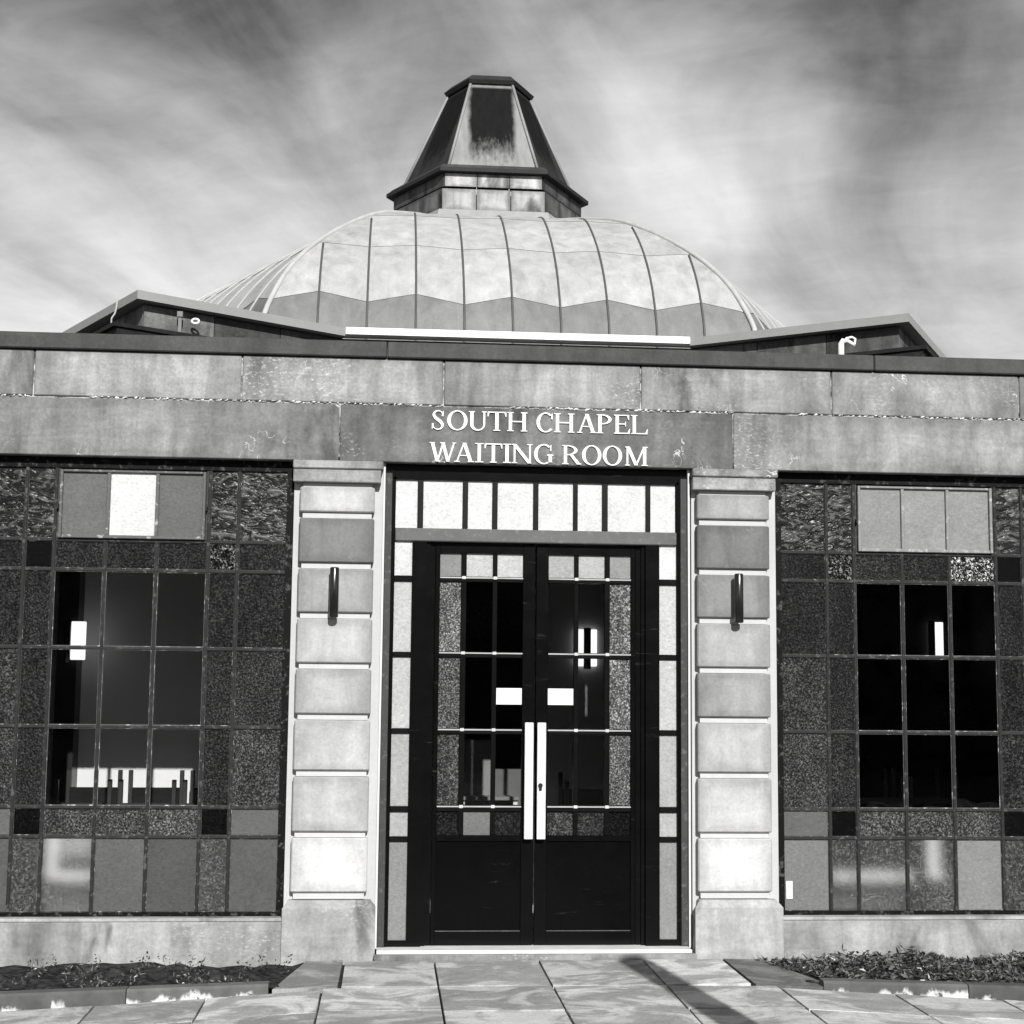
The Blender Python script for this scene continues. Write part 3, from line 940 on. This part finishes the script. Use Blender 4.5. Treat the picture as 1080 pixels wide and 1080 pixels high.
# --- interior chairs
def chair(x, y, g, label, seat=.95):
    root = empty('chair', (x, y, .021))
    W, D = .17, .19
    for sx in (-1, 1):
        for sy, h in ((-1, .87), (1, .91)):
            box('leg', x+sx*W-.014, x+sx*W+.014, y+sy*D-.014, y+sy*D+.014, .021, h, M_WOOD, root, .003, g)
        box('arm', x+sx*W-.012, x+sx*W+.012, y-D+.014, y+D-.014, .63, .655, M_WOOD, root, .002, g)
    box('backrest', x-W+.014, x+W-.014, y+D-.012, y+D+.010, .68, .795, M_DOOR, root, .004, .02)
    box('front_rail', x-W+.014, x+W-.014, y-D-.010, y-D+.010, .675, .72, M_WOOD, root, .003, g*.8)
    box('seat', x-W+.0145, x+W-.0145, y-D+.011, y+D-.013, .40, .45, M_WHITE, root, .008, seat)  # left-hand seats made near white to bounce sun up the wall
    return tag(root, label, 'chair', 'wooden chairs inside along the back wall')
chair(-2.80, 1.64, .03, 'wooden armchair beside the lit sconce, seen through the left window')
chair(-2.39, 1.64, .035, 'middle wooden armchair seen through the left window')
chair(-1.98, 1.64, .035, 'wooden armchair at the right edge of the left window clear panes')
chair(0.52, 1.66, .05, 'dark chair seen low through the right door leaf, nearer its middle', .03)
chair(0.90, 1.66, .05, 'dark chair seen low through the right door leaf, by its hinge side', .03)
chair(2.72, 2.40, .14, 'dim chair seen in the right window, nearer the doors', .03)
chair(3.12, 2.40, .14, 'dim chair seen in the right window, farther from the doors', .03)
root = empty('side_table', (-.15, 1.9, .021))
box('table_top', -.36, .06, 1.78, 2.02, .72, .745, M_WOOD, root, .004, .22)
for sx in (-.34, .02):
    for sy in (1.80, 1.98):
        box('leg', sx, sx+.03, sy, sy+.03, .021, .72, M_WHITE, root, 0, .7)
tag(root, 'small table with a pale leg seen low through the left door leaf', 'table')

# --- interior sconces
def sconce(x, y, z0, z1, label, dx=0.0, hw=.075):
    root = empty('wall_sconce', (x, y, z0))
    box('diffuser', x-hw, x+hw, y-.03, y-.001, z0, z1, M_EMIT, root, .004, 1)
    mb = MB(); mb.tube([(x+dx, y-.075, z0-.02), (x+dx, y-.075, z1+.01)], .026, 14)
    mb.build('lamp_body', M_LAMP, root, (x+dx, y-.075, z0), .02, True)
    return tag(root, label, 'wall light', 'lit sconces on the inside walls')
sconce(-2.955, 1.899, 1.645, 1.905, 'lit white sconce seen through the left window', -.065, .048)
sconce(0.545, 2.019, 1.64, 1.90, 'lit sconce with dark centre tube seen through the right door leaf')
sconce(3.375, 2.799, 1.75, 2.02, 'lit white sconce seen through the right window', -.055, .055)

# --- exterior wall lamps on the pilasters
def wall_lamp(x, label):
    root = empty('wall_lamp', (x, 0, 1.87))
    mb = MB(); mb.tube([(x, -.058, 1.872), (x, -.058, 1.878), (x, -.058, 2.150), (x, -.058, 2.156)], [.022, .026, .026, .022], 24)
    o = mb.build('lamp_body', M_LAMP, root, (x, -.058, 2.0), .010)
    for p in o.data.polygons:
        p.use_smooth = len(p.vertices) == 4
    box('bracket', x-.016, x+.016, -.040, -.001, 1.93, 2.10, M_LAMP, root, .002, .01)
    return tag(root, label, 'wall light', 'cylinder lamps on the pilasters')
wall_lamp(-1.163, 'black cylinder lamp on the pilaster left of the doors')
wall_lamp(1.163, 'black cylinder lamp on the pilaster right of the doors')

# ================================================================== LETTERING
class Glyph:
    def __init__(self):
        self.polys = []
    def quad(self, *p):
        self.polys.append(list(p))
    def rect(self, x0, x1, z0, z1):
        self.quad((x0, z0), (x1, z0), (x1, z1), (x0, z1))
    def diag(self, x0, z0, x1, z1, t):        # horizontal thickness t, centred
        self.quad((x0-t/2, z0), (x0+t/2, z0), (x1+t/2, z1), (x1-t/2, z1))
    def serif(self, xc, z, wd):
        h = .045
        self.rect(xc-wd/2, xc+wd/2, *((z, z+h) if z < .5 else (z-h, z)))
    def strip(self, L, Rr):
        for i in range(len(L)-1):
            self.quad(L[i], Rr[i], Rr[i+1], L[i+1])
    def arc(self, cx, cz, rx, rz, a0, a1, tx, tz, n=22):
        O, I = [], []
        for i in range(n+1):
            a = math.radians(a0+(a1-a0)*i/n)
            O.append((cx+rx*math.cos(a), cz+rz*math.sin(a)))
            I.append((cx+(rx-tx)*math.cos(a), cz+(rz-tz)*math.sin(a)))
        self.strip(I, O)
TK, TN = .172, .07
def glyph(ch, w):
    g = Glyph()
    st = lambda x, z0=0.0, z1=1.0, t=TK: g.rect(x-t/2, x+t/2, z0, z1)
    if ch == 'I':
        st(w/2); g.serif(w/2, 0, w); g.serif(w/2, 1, w)
    elif ch == 'T':
        st(w/2); g.serif(w/2, 0, .36); g.rect(.01, w-.01, .945, 1.0)
        g.quad((.0, .74), (.04, .74), (.10, .946), (.0, .946)); g.quad((w-.04, .74), (w, .74), (w, .946), (w-.10, .946))
    elif ch == 'H':
        for x in (.17, w-.17):
            st(x); g.serif(x, 0, .34); g.serif(x, 1, .34)
        g.rect(.24, w-.24, .48, .54)
    elif ch == 'E' or ch == 'L':
        st(.17); g.serif(.15, 0, .3); g.serif(.17, 1, .34)
        g.rect(.2, w-.05, 0, .05); g.quad((w-.14, .04), (w-.03, .0), (w, .27), (w-.03, .27))
        if ch == 'E':
            g.rect(.2, w-.09, .95, 1.0); g.quad((w-.10, .74), (w-.06, .74), (w-.05, 1.0), (w-.16, .96))
            g.rect(.24, w-.22, .49, .54); g.rect(w-.26, w-.22, .39, .64)
    elif ch == 'A':
        g.diag(.13, 0, w/2-.01, 1.0, TN+.01); g.diag(w-.16, 0, w/2, 1.0, TK+.02)
        g.rect(w*.25, w*.70, .31, .36); g.serif(.14, 0, .28); g.serif(w-.16, 0, .32)
    elif ch == 'W':
        g.diag(w*.30, 0, .14, 1, TK); g.diag(w*.30, 0, w*.52, 1, TN+.02); g.diag(w*.70, 0, w*.50, 1, TK); g.diag(w*.70, 0, w-.10, 1, TN+.02)
        g.serif(.14, 1, .28); g.serif(w*.49, 1, .26); g.serif(w-.10, 1, .2)
    elif ch == 'N':
        st(.15, t=TN+.02); st(w-.13, t=TN+.02); g.diag(.13, 1, w-.14, 0, TK+.03)
        g.serif(.15, 0, .28); g.serif(.09, 1, .2); g.serif(w-.13, 1, .28)
    elif ch == 'M':
        st(.13, t=TN+.02); st(w-.17); g.diag(.16, 1, w*.49, .02, TK+.01); g.diag(w*.49, .02, w-.19, 1, TN+.02)
        g.serif(.13, 0, .26); g.serif(w-.17, 0, .34); g.serif(.10, 1, .18); g.serif(w-.14, 1, .26)
    elif ch == 'P' or ch == 'R':
        st(.17); g.serif(.17, 0, .34); g.serif(.13, 1, .26)
        zc, rz = (.735, .265)
        rx = (w*.93-.25) if ch == 'P' else (w*.80-.25)
        g.rect(.2, .26, .95, 1.0); g.rect(.2, .26, .47, .52)
        g.arc(.25, zc, rx, rz, -90, 90, TK, .05)
        if ch == 'R':
            g.diag(w-.13, 0, w*.47, .50, TK+.02); g.serif(w-.10, 0, .2)
    elif ch == 'U':
        st(.16, .32, 1.0); st(w-.13, .32, 1.0, TN+.02); g.serif(.16, 1, .32); g.serif(w-.13, 1, .26)
        n = 16; O, I = [], []
        x0, x1 = .16-TK/2, w-.13+(TN+.02)/2
        i0, i1 = .16+TK/2, w-.13-(TN+.02)/2
        for k in range(n+1):
            a = math.pi+math.pi*k/n
            O.append(((x0+x1)/2+(x1-x0)/2*math.cos(a), .32+.34*math.sin(a)))
            I.append(((i0+i1)/2+(i1-i0)/2*math.cos(a), .32+.27*math.sin(a)))
        g.strip(I, O)
    elif ch == 'O':
        g.arc(w/2, .5, w/2, .525, 0, 360, TK+.01, .055, 36)
    elif ch in 'CG':
        g.arc(w*.52, .5, w*.52, .525, 48, 318 if ch == 'C' else 300, TK+.01, .06, 30)
        xt = w*.52+w*.52*math.cos(R(48))
        g.quad((xt-.03, .68), (xt+.03, .66), (xt+.04, 1.0), (xt-.02, .94))
        if ch == 'G':
            st(w-.15, .08, .44); g.serif(w-.15, .44, .32); g.rect(w-.30, w+.01, .41, .455)
    elif ch == 'S':
        sp = [(.84, .80, .03), (.74, .93, .045), (.52, .985, .055), (.28, .93, .08), (.17, .78, .13), (.30, .62, .155), (.55, .49, .165), (.78, .34, .155), (.83, .18, .12), (.70, .05, .075), (.46, .01, .055), (.22, .08, .045), (.10, .24, .03)]
        L, Rr = [], []
        P = []
        for i in range(len(sp)-1):
            for k in range(4):
                t = k/4
                p0, p1, p2, p3 = (sp[max(i-1, 0)], sp[i], sp[i+1], sp[min(i+2, len(sp)-1)])
                P.append([.5*((2*p1[j])+(-p0[j]+p2[j])*t+(2*p0[j]-5*p1[j]+4*p2[j]-p3[j])*t*t+(-p0[j]+3*p1[j]-3*p2[j]+p3[j])*t**3) for j in range(3)])
        P.append(list(sp[-1]))
        for i, (x, z, t) in enumerate(P):
            a, b_ = P[max(i-1, 0)], P[min(i+1, len(P)-1)]
            dx, dz = (b_[0]-a[0])*w, b_[1]-a[1]
            l = math.hypot(dx, dz)
            nx, nz = -dz/l, dx/l
            L.append((x*w+nx*t/2, z+nz*t/2)); Rr.append((x*w-nx*t/2, z-nz*t/2))
        g.strip(L, Rr)
        g.quad((.80*w-.02, .70), (.88*w+.02, .70), (.88*w+.02, 1.0), (.80*w, .90))
        g.quad((.06*w-.02, .0), (.14*w, .10), (.14*w+.02, .32), (.06*w-.02, .32))
    return g.polys
sign = tag(empty('sign_lettering', (0, 0, 2.78)),
           'raised white serif capitals SOUTH CHAPEL WAITING ROOM on the lintel', 'sign')
def place_letter(ch, xa, xb, zb, H):
    w = (xb-xa)/H
    V, F = [], []
    for i, poly in enumerate(glyph(ch, w)):
        n = len(V)
        y = -0.0060 - 0.00003*(i % 40)
        # outward (-y) winding
        area = sum(poly[k][0]*poly[(k+1) % 4][1]-poly[(k+1) % 4][0]*poly[k][1] for k in range(4))
        if area < 0:
            poly = poly[::-1]
        for (x, z) in poly:
            V.append((x*H-(xb-xa)/2, y, z*H))
        for (x, z) in poly:
            V.append((x*H-(xb-xa)/2, 0.004, z*H))
        F.append([n, n+1, n+2, n+3])
        F.append([n+7, n+6, n+5, n+4])
        for k in range(4):
            m_ = (k+1) % 4
            F.append([n+m_, n+k, n+4+k, n+4+m_])
    return mesh_obj('letter', V, F, M_WHITE, sign, ((xa+xb)/2, 0.0, zb), 0.86)
for ch, a, b_ in (('S', -.627, -.551), ('O', -.536, -.418), ('U', -.411, -.306), ('T', -.302, -.192), ('H', -.187, -.069),
                  ('C', -.016, .088), ('H', .088, .207), ('A', .222, .336), ('P', .338, .432), ('E', .440, .535), ('L', .541, .640)):
    place_letter(ch, a, b_, 2.970, .112)
for ch, a, b_ in (('W', -.636, -.482), ('A', -.492, -.378), ('I', -.372, -.323), ('T', -.317, -.214), ('I', -.209, -.163), ('N', -.159, -.038),
                  ('G', -.029, .083), ('R', .136, .248), ('O', .252, .366), ('O', .374, .488), ('M', .505, .640)):
    place_letter(ch, a, b_, 2.783, .112)

# ================================================================== DOMED CHAPEL
CX0, CY0 = 0.142, 7.31
ch = tag(empty('domed_chapel', (CX0, CY0, 0)),
         'chapel with pale ribbed lead dome and dark lantern rising behind the waiting room', 'building', None, 'thing')
def P2(x, y):
    return (CX0+x, CY0+y)
outline = [(-1.372, -4.2), (1.372, -4.2), (2.83, -5.2), (5.6, -.4), (5.6, .4), (2.83, 5.2), (1.372, 4.2), (-1.372, 4.2), (-2.83, 5.2), (-5.6, .4), (-5.6, -.4), (-2.83, -5.2)]
def inset(poly, d):
    n = len(poly); out = []
    for i in range(n):
        p0, p1, p2 = Vector(poly[i-1]), Vector(poly[i]), Vector(poly[(i+1) % n])
        a = (p1-p0).normalized(); b_ = (p2-p1).normalized()
        na, nb = Vector((-a.y, a.x)), Vector((-b_.y, b_.x))
        m = (na+nb).normalized()
        out.append(tuple(p1 + m*(d/max(.3, m.dot(na)))))
    return out
wallpoly = inset(outline, 0.09)
mb = MB(); mb.prism([P2(*p) for p in inset(outline, 0.13)], 3.305, 4.20)
mb.prism([P2(*p) for p in [(-3.40, -4.2), (3.40, -4.2), (5.50, -.4), (5.50, .4), (2.8, 5.1), (1.35, 4.08), (-1.35, 4.08), (-2.8, 5.1), (-5.5, .4), (-5.5, -.4)]], -.3, 3.303)
mb.build('wall', M_DARKWALL, ch, (CX0, CY0, 2), 0.04)
# visible stones of the walls and the metal coping, side by side along the outline
n = len(outline)
for i in range(n):
    a, b_ = Vector(wallpoly[i]), Vector(wallpoly[(i+1) % n])
    L = (b_-a).length
    k = max(1, round(L/.62))
    d = (b_-a)/L
    nrm = Vector((d.y, -d.x))
    for j in range(k):
        p, q = a+d*(L*j/k+.004), a+d*(L*(j+1)/k-.004)
        for z0, z1, g in ((3.93, 4.215, random.uniform(.06, .17)), (3.62, 3.925, random.uniform(.04, .09))):
            e = random.uniform(-.004, .004)
            m_ = MB()
            m_.prism([P2(*(p+nrm*e)), P2(*(q+nrm*e)), P2(*(q-nrm*.038)), P2(*(p-nrm*.038))][::1], z0, z1)
            c = ((P2(*p)[0]+P2(*q)[0])/2, (P2(*p)[1]+P2(*q)[1])/2, (z0+z1)/2)
            m_.build('wall_stone', M_DARKWALL, ch, c, g)
for i in range(n):
    a, b_ = Vector(outline[i]), Vector(outline[(i+1) % n])
    ia, ib = Vector(inset(outline, .12)[i]), Vector(inset(outline, .12)[(i+1) % n])
    m_ = MB()
    if i == 0:
        sh = Vector((0, -.03))
        m_.prism([P2(*(a+sh)), P2(*(b_+sh)), P2(*ib), P2(*ia)], 4.236, 4.292)
        o = m_.build('coping', M_WHITE, ch, (CX0, CY0-4.2, 4.27), 0.86)
        o['label'] = 'bright white fascia strip at the front edge'
    else:
        m_.prism([P2(*a), P2(*b_), P2(*ib), P2(*ia)], 4.226, 4.290)
        c = (a+b_)/2
        m_.build('coping', M_METALCAP, ch, (*P2(*c), 4.25), 0.30)
mb = MB(); mb.prism([P2(*p) for p in inset(outline, .121)], 4.205, 4.23)
mb.build('roof', M_COPING, ch, (CX0, CY0, 4.2), 0.15)
# dark lower ledges wrapping the wing corners
for s in (-1, 1):
    ex = 2.82 if s > 0 else 2.91
    pts = [(s*2.10, -4.80), (s*2.10, -4.98), (s*ex, -5.50), (s*(ex+.93), -3.90), (s*3.6, -3.8), (s*2.80, -5.15)]
    if s < 0:
        pts = pts[::-1]
    mb = MB(); mb.prism([P2(*p) for p in pts], 3.78, 3.945)
    mb.prism([P2(*(Vector(p)*1.006)) for p in pts], 3.947, 3.975)
    mb.build('ledge', M_DARKWALL, ch, P2(s*2.9, -4.9)+(3.9,), 0.012)
# conduit, lightning wire and bracket on the left wing
def on_wing(t, out):                       # point along the left wing's front edge
    a, b_ = Vector((-2.74, -5.10)), Vector((-1.372, -4.2+.09))
    p = a+(b_-a)*t
    d = (b_-a).normalized()
    return P2(*(p+Vector((d.y, -d.x))*out))
mb = MB()
x, y = on_wing(.13, .015)
mb.box(x-.012, x+.012, y-.012, y+.02, 3.9, 4.19)
mb.box(x-.02, x+.02, y-.022, y+.02, 4.15, 4.19)
mb.build('conduit', M_STEEL, ch, (x, y, 4), 0.16)
mb = MB()
x, y = -2.875, 2.365
mb.tube([(x, y+.01, 4.295), (x-.004, y-.002, 4.21), (x-.012, y-.01, 4.17), (x-.03, y-.03, 4.13), (x-.032, y-.03, 3.97)], .006, 6)
mb.build('lightning_conductor', M_STEEL, ch, (x, y, 4.1), 0.45)
mb = MB()
x, y = on_wing(.20, .03)
ring = [(x+.026*math.cos(a), y-.01, 4.135+.017*math.sin(a)) for a in [2*math.pi*k/16 for k in range(17)]]
mb.tube(ring, .0085, 8, False)
mb.build('bracket', M_WHITE, ch, (x, y, 4.135), 0.8)

# --- dome
dome = empty('dome', (CX0, CY0, 4.2), ch)
prof = [(3.60, 4.08), (3.585, 4.38), (3.53, 4.61), (3.25, 5.03), (2.78, 5.45), (2.08, 5.885), (1.5, 6.09), (.90, 6.24)]
PR = []
for i in range(len(prof)-1):
    for k in range(12):
        t = k/12
        p0, p1, p2, p3 = prof[max(i-1, 0)], prof[i], prof[i+1], prof[min(i+2, len(prof)-1)]
        PR.append(tuple(.5*((2*p1[j])+(-p0[j]+p2[j])*t+(2*p0[j]-5*p1[j]+4*p2[j]-p3[j])*t*t+(-p0[j]+3*p1[j]-3*p2[j]+p3[j])*t**3) for j in range(2)))
PR.append(prof[-1])
ARC = [0.0]
for i in range(1, len(PR)):
    ARC.append(ARC[-1]+math.hypot(PR[i][0]-PR[i-1][0], PR[i][1]-PR[i-1][1]))
def at_arc(s):
    s = max(0, min(s, ARC[-1]))
    for i in range(1, len(ARC)):
        if ARC[i] >= s:
            t = (s-ARC[i-1])/(ARC[i]-ARC[i-1])
            return tuple(PR[i-1][j]+(PR[i][j]-PR[i-1][j])*t for j in range(2))
def arc_at_z(z):
    for i in range(1, len(PR)):
        if PR[i][1] >= z:
            return ARC[i]
TAN = math.tan(R(30))
BAY = .407
seams = [(0.0, 0.0), (arc_at_z(4.71), .055), (arc_at_z(5.31), .035), (arc_at_z(5.86), .04), (ARC[-1], 0.0)]
def seam_at(r, k):
    s, amp = seams[r]
    return s + (amp if k % 2 == 0 else -amp)
def face_pt(u, a, z, ang, out=0.0):
    # face with outward normal at angle ang (front face: -90 deg)
    nx, ny = math.cos(ang), math.sin(ang)
    tx, ty = -ny, nx
    return Vector((nx*(a+out)+tx*u, ny*(a+out)+ty*u, z-4.2))
panel_tint = random.Random(3)
for f in range(6):
    ang = R(-90+60*f)
    for k in range(-5, 5):
        u0, u1 = k*BAY, (k+1)*BAY
        for r in range(4):
            V, F = [], []
            N = 8 if r < 3 else 6
            rows = []
            for j in range(N+1):
                t = j/N
                row = []
                for m_ in range(5):
                    q = m_/4
                    u = u0+(u1-u0)*q
                    kk0, kk1 = seam_at(r, k)+(seam_at(r+1, k)-seam_at(r, k))*t, seam_at(r, k+1)+(seam_at(r+1, k+1)-seam_at(r, k+1))*t
                    s = kk0+(kk1-kk0)*q
                    a, z = at_arc(s)
                    lim = TAN*a
                    uc = max(-lim, min(lim, u))
                    lift = .010*math.sin(math.pi*q)*math.sin(math.pi*t)**.5 if 0 < t < 1 else 0
                    lap = .006*(1-t)                # each sheet laps over the one below
                    row.append(face_pt(uc, a, z, ang, lift+lap))
                rows.append(row)
            for row in rows:
                V += row
            for j in range(N):
                for m_ in range(4):
                    q = [j*5+m_, j*5+m_+1, (j+1)*5+m_+1, (j+1)*5+m_]
                    pts = [V[i] for i in q]
                    if (pts[1]-pts[0]).length+(pts[2]-pts[3]).length < 1e-4:
                        continue
                    if (pts[0]-pts[1]).length < 1e-5: q = [q[0], q[2], q[3]]
                    elif (pts[2]-pts[3]).length < 1e-5: q = [q[0], q[1], q[2]]
                    F.append(q)
            if not F:
                continue
            used = sorted({i for q in F for i in q})
            mp = {i: n_ for n_, i in enumerate(used)}
            VV = [V[i] for i in used]
            c = sum(VV, Vector())/len(VV)
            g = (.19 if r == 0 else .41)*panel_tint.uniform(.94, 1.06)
            mesh_obj('roof_panel', [v-c for v in VV], [[mp[i] for i in q] for q in F], M_LEAD, dome, c+Vector((CX0, CY0, 4.2)), g, True)
    # rolls between the bays
    for k in range(-4, 5):
        u = k*BAY
        pts = []
        for i in range(0, len(PR), 3):
            a, z = PR[i]
            if abs(u) <= TAN*a - .004:
                pts.append(face_pt(u, a, z, ang, .008))
        mb = MB(); mb.tube(pts, .0095, 8)
        c = sum(pts, Vector())/len(pts)
        mb.v = [tuple(Vector(v)+Vector((CX0, CY0, 4.2))) for v in mb.v]
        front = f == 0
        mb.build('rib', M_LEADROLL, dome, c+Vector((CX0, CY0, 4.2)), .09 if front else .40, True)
    # hip roll at the edge of the face
    pts = []
    for i in range(0, len(PR), 3):
        a, z = PR[i]
        pts.append(face_pt(TAN*a, a, z, ang, .012))
    mb = MB(); mb.tube(pts, .024, 8)
    c = sum(pts, Vector())/len(pts)
    mb.v = [tuple(Vector(v)+Vector((CX0, CY0, 4.2))) for v in mb.v]
    mb.build('hip_rib', M_LEADROLL, dome, c+Vector((CX0, CY0, 4.2)), .45, True)

# --- lantern
lan = empty('lantern', (CX0, CY0, 6.2), ch)
def hexring(a, z):
    rr = a/math.cos(R(30))
    return [(CX0+rr*math.cos(R(-120+60*k)), CY0+rr*math.sin(R(-120+60*k)), z) for k in range(6)]
def frustum(name, a0, z0, a1, z1, mat, g):
    V = hexring(a0, z0)+hexring(a1, z1)
    F = [[k, (k+1) % 6, 6+(k+1) % 6, 6+k] for k in range(6)]+[[5, 4, 3, 2, 1, 0], [6, 7, 8, 9, 10, 11]]
    m_ = MB(); m_.add(V, F)
    return m_.build(name, mat, lan, (CX0, CY0, (z0+z1)/2), g)
frustum('skirt', 1.02, 6.20, .965, 6.325, M_LEADROLL, .30)
frustum('core', .86, 6.30, .84, 6.80, M_LAMP, .01)
frustum('eave', .955, 6.735, .955, 6.775, M_COPING, .02)
frustum('eave', .945, 6.776, .90, 6.822, M_COPING, .045)
frustum('cap', .41, 7.90, .43, 7.94, M_COPING, .02)
frustum('cap', .425, 7.941, .36, 8.01, M_COPING, .025)
def face_panel(name, f, a0, z0, a1, z1, h0, h1, mat, g, thick=.02, u0=-1, u1=1):
    # trapezoid of lantern face f between fractions u0..u1 of its width
    ang = R(60*f)
    zc = (z0+z1)/2
    ac = (a0+a1)/2
    V = []
    for a, z, h in ((a0, z0, h0), (a1, z1, h1)):
        for u in (u0, u1):
            V.append((u*h, -(a-ac), z-zc))
    V += [(x, y+thick, z) for x, y, z in V]
    F = [[0, 1, 3, 2], [4, 6, 7, 5], [0, 4, 5, 1], [2, 3, 7, 6], [0, 2, 6, 4], [1, 5, 7, 3]]
    loc = Vector((CX0, CY0, zc)) + Vector((math.sin(ang)*ac, -math.cos(ang)*ac, 0))
    o = mesh_obj(name, V, F, mat, lan, loc, g)
    o.rotation_euler = (0, 0, ang)
    return o
t30 = math.tan(R(30))
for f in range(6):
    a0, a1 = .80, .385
    dark = f in (1, 2, 4, 5)  # side faces tinted darker, their shade put into the colour
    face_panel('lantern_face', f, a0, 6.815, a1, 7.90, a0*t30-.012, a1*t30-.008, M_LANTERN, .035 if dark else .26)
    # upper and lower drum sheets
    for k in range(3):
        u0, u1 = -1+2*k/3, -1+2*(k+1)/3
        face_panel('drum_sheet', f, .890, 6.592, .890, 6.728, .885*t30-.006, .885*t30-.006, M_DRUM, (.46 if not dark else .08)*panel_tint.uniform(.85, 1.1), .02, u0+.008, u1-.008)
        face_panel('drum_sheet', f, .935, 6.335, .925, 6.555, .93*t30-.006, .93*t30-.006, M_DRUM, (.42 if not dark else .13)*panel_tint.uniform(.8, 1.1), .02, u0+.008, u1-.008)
    frv = [Vector(hexring(.81, 6.815)[f]), Vector(hexring(.39, 7.90)[f])]
    m_ = MB(); m_.tube(frv, .016, 8)
    m_.build('corner_roll', M_LEADROLL, lan, (frv[0]+frv[1])/2, .28, True)
    for u in (-.42, 0, .42):
        if f in (0, 3):
            ang = R(60*f)
            pa = Vector((math.sin(ang)*.80 + math.cos(ang)*u*.46*1.75*.5, -math.cos(ang)*.80 + math.sin(ang)*u*.46*1.75*.5, 6.82))
            pass

# --- gooseneck vent pipe on the waiting room roof
vp = empty('vent_pipe', (2.30, 1.61, 3.30))
mb = MB(); mb.tube([(2.30, 1.61, 3.30), (2.30, 1.61, 3.925), (2.31, 1.605, 3.945), (2.345, 1.59, 3.940), (2.385, 1.58, 3.910)], [.021, .021, .019, .013, .013], 14)
mb.build('pipe', M_WHITE, vp, (2.30, 1.61, 3.6), 0.8, True)
mb = MB()
mb.tube([(2.33, 1.60, 3.935), (2.335, 1.60, 3.962), (2.375, 1.60, 3.972), (2.40, 1.60, 3.960), (2.395, 1.60, 3.925), (2.385, 1.60, 3.905)], .0085, 8)
mb.build('hook', M_WHITE, vp, (2.37, 1.60, 3.94), 0.8, True)
tag(vp, 'white gooseneck vent pipe standing on the flat roof by the right wing', 'pipe')

# ================================================================== BEHIND THE CAMERA'S SIDE
# slim post on the path, its shadow crosses the flags to the threshold
po = empty('post', (1.235, -5.05, -0.06))
mb = MB(); mb.tube([(1.235, -5.05, -.2), (1.235, -5.05, 1.5), (1.235, -5.05, 2.93), (1.235, -5.05, 2.98), (1.235, -5.05, 3.01)], [.105, .098, .090, .090, .03], 18)
mb.build('shaft', M_BAR, po, (1.235, -5.05, 1.5), .05, True)
mb = MB(); mb.tube([(1.235, -5.05, -.2), (1.235, -5.05, .25), (1.235, -5.05, .30)], [.14, .13, .106], 18)
mb.build('base', M_BAR, po, (1.235, -5.05, .1), .05, True)
tag(po, 'plain dark post on the path whose shadow crosses the flagstones', 'post')
# unseen dark hedge, added in place of trees the glass reflects
mb = MB()
for k in range(5200):
    p = Vector((random.uniform(-16, 16), -24+random.uniform(-.8, .8), random.uniform(-.2, 4.7+.4*math.sin(k))))
    leaf(mb, p, rv(), rv(), random.uniform(.35, .6), random.uniform(.2, .35))
mb.box(-16, 16, -24.5, -23.6, -.3, 4.6)
tag(mb.build('hedge', M_HEDGE), 'unseen dark hedge added for the trees reflected in the glass', 'hedge')
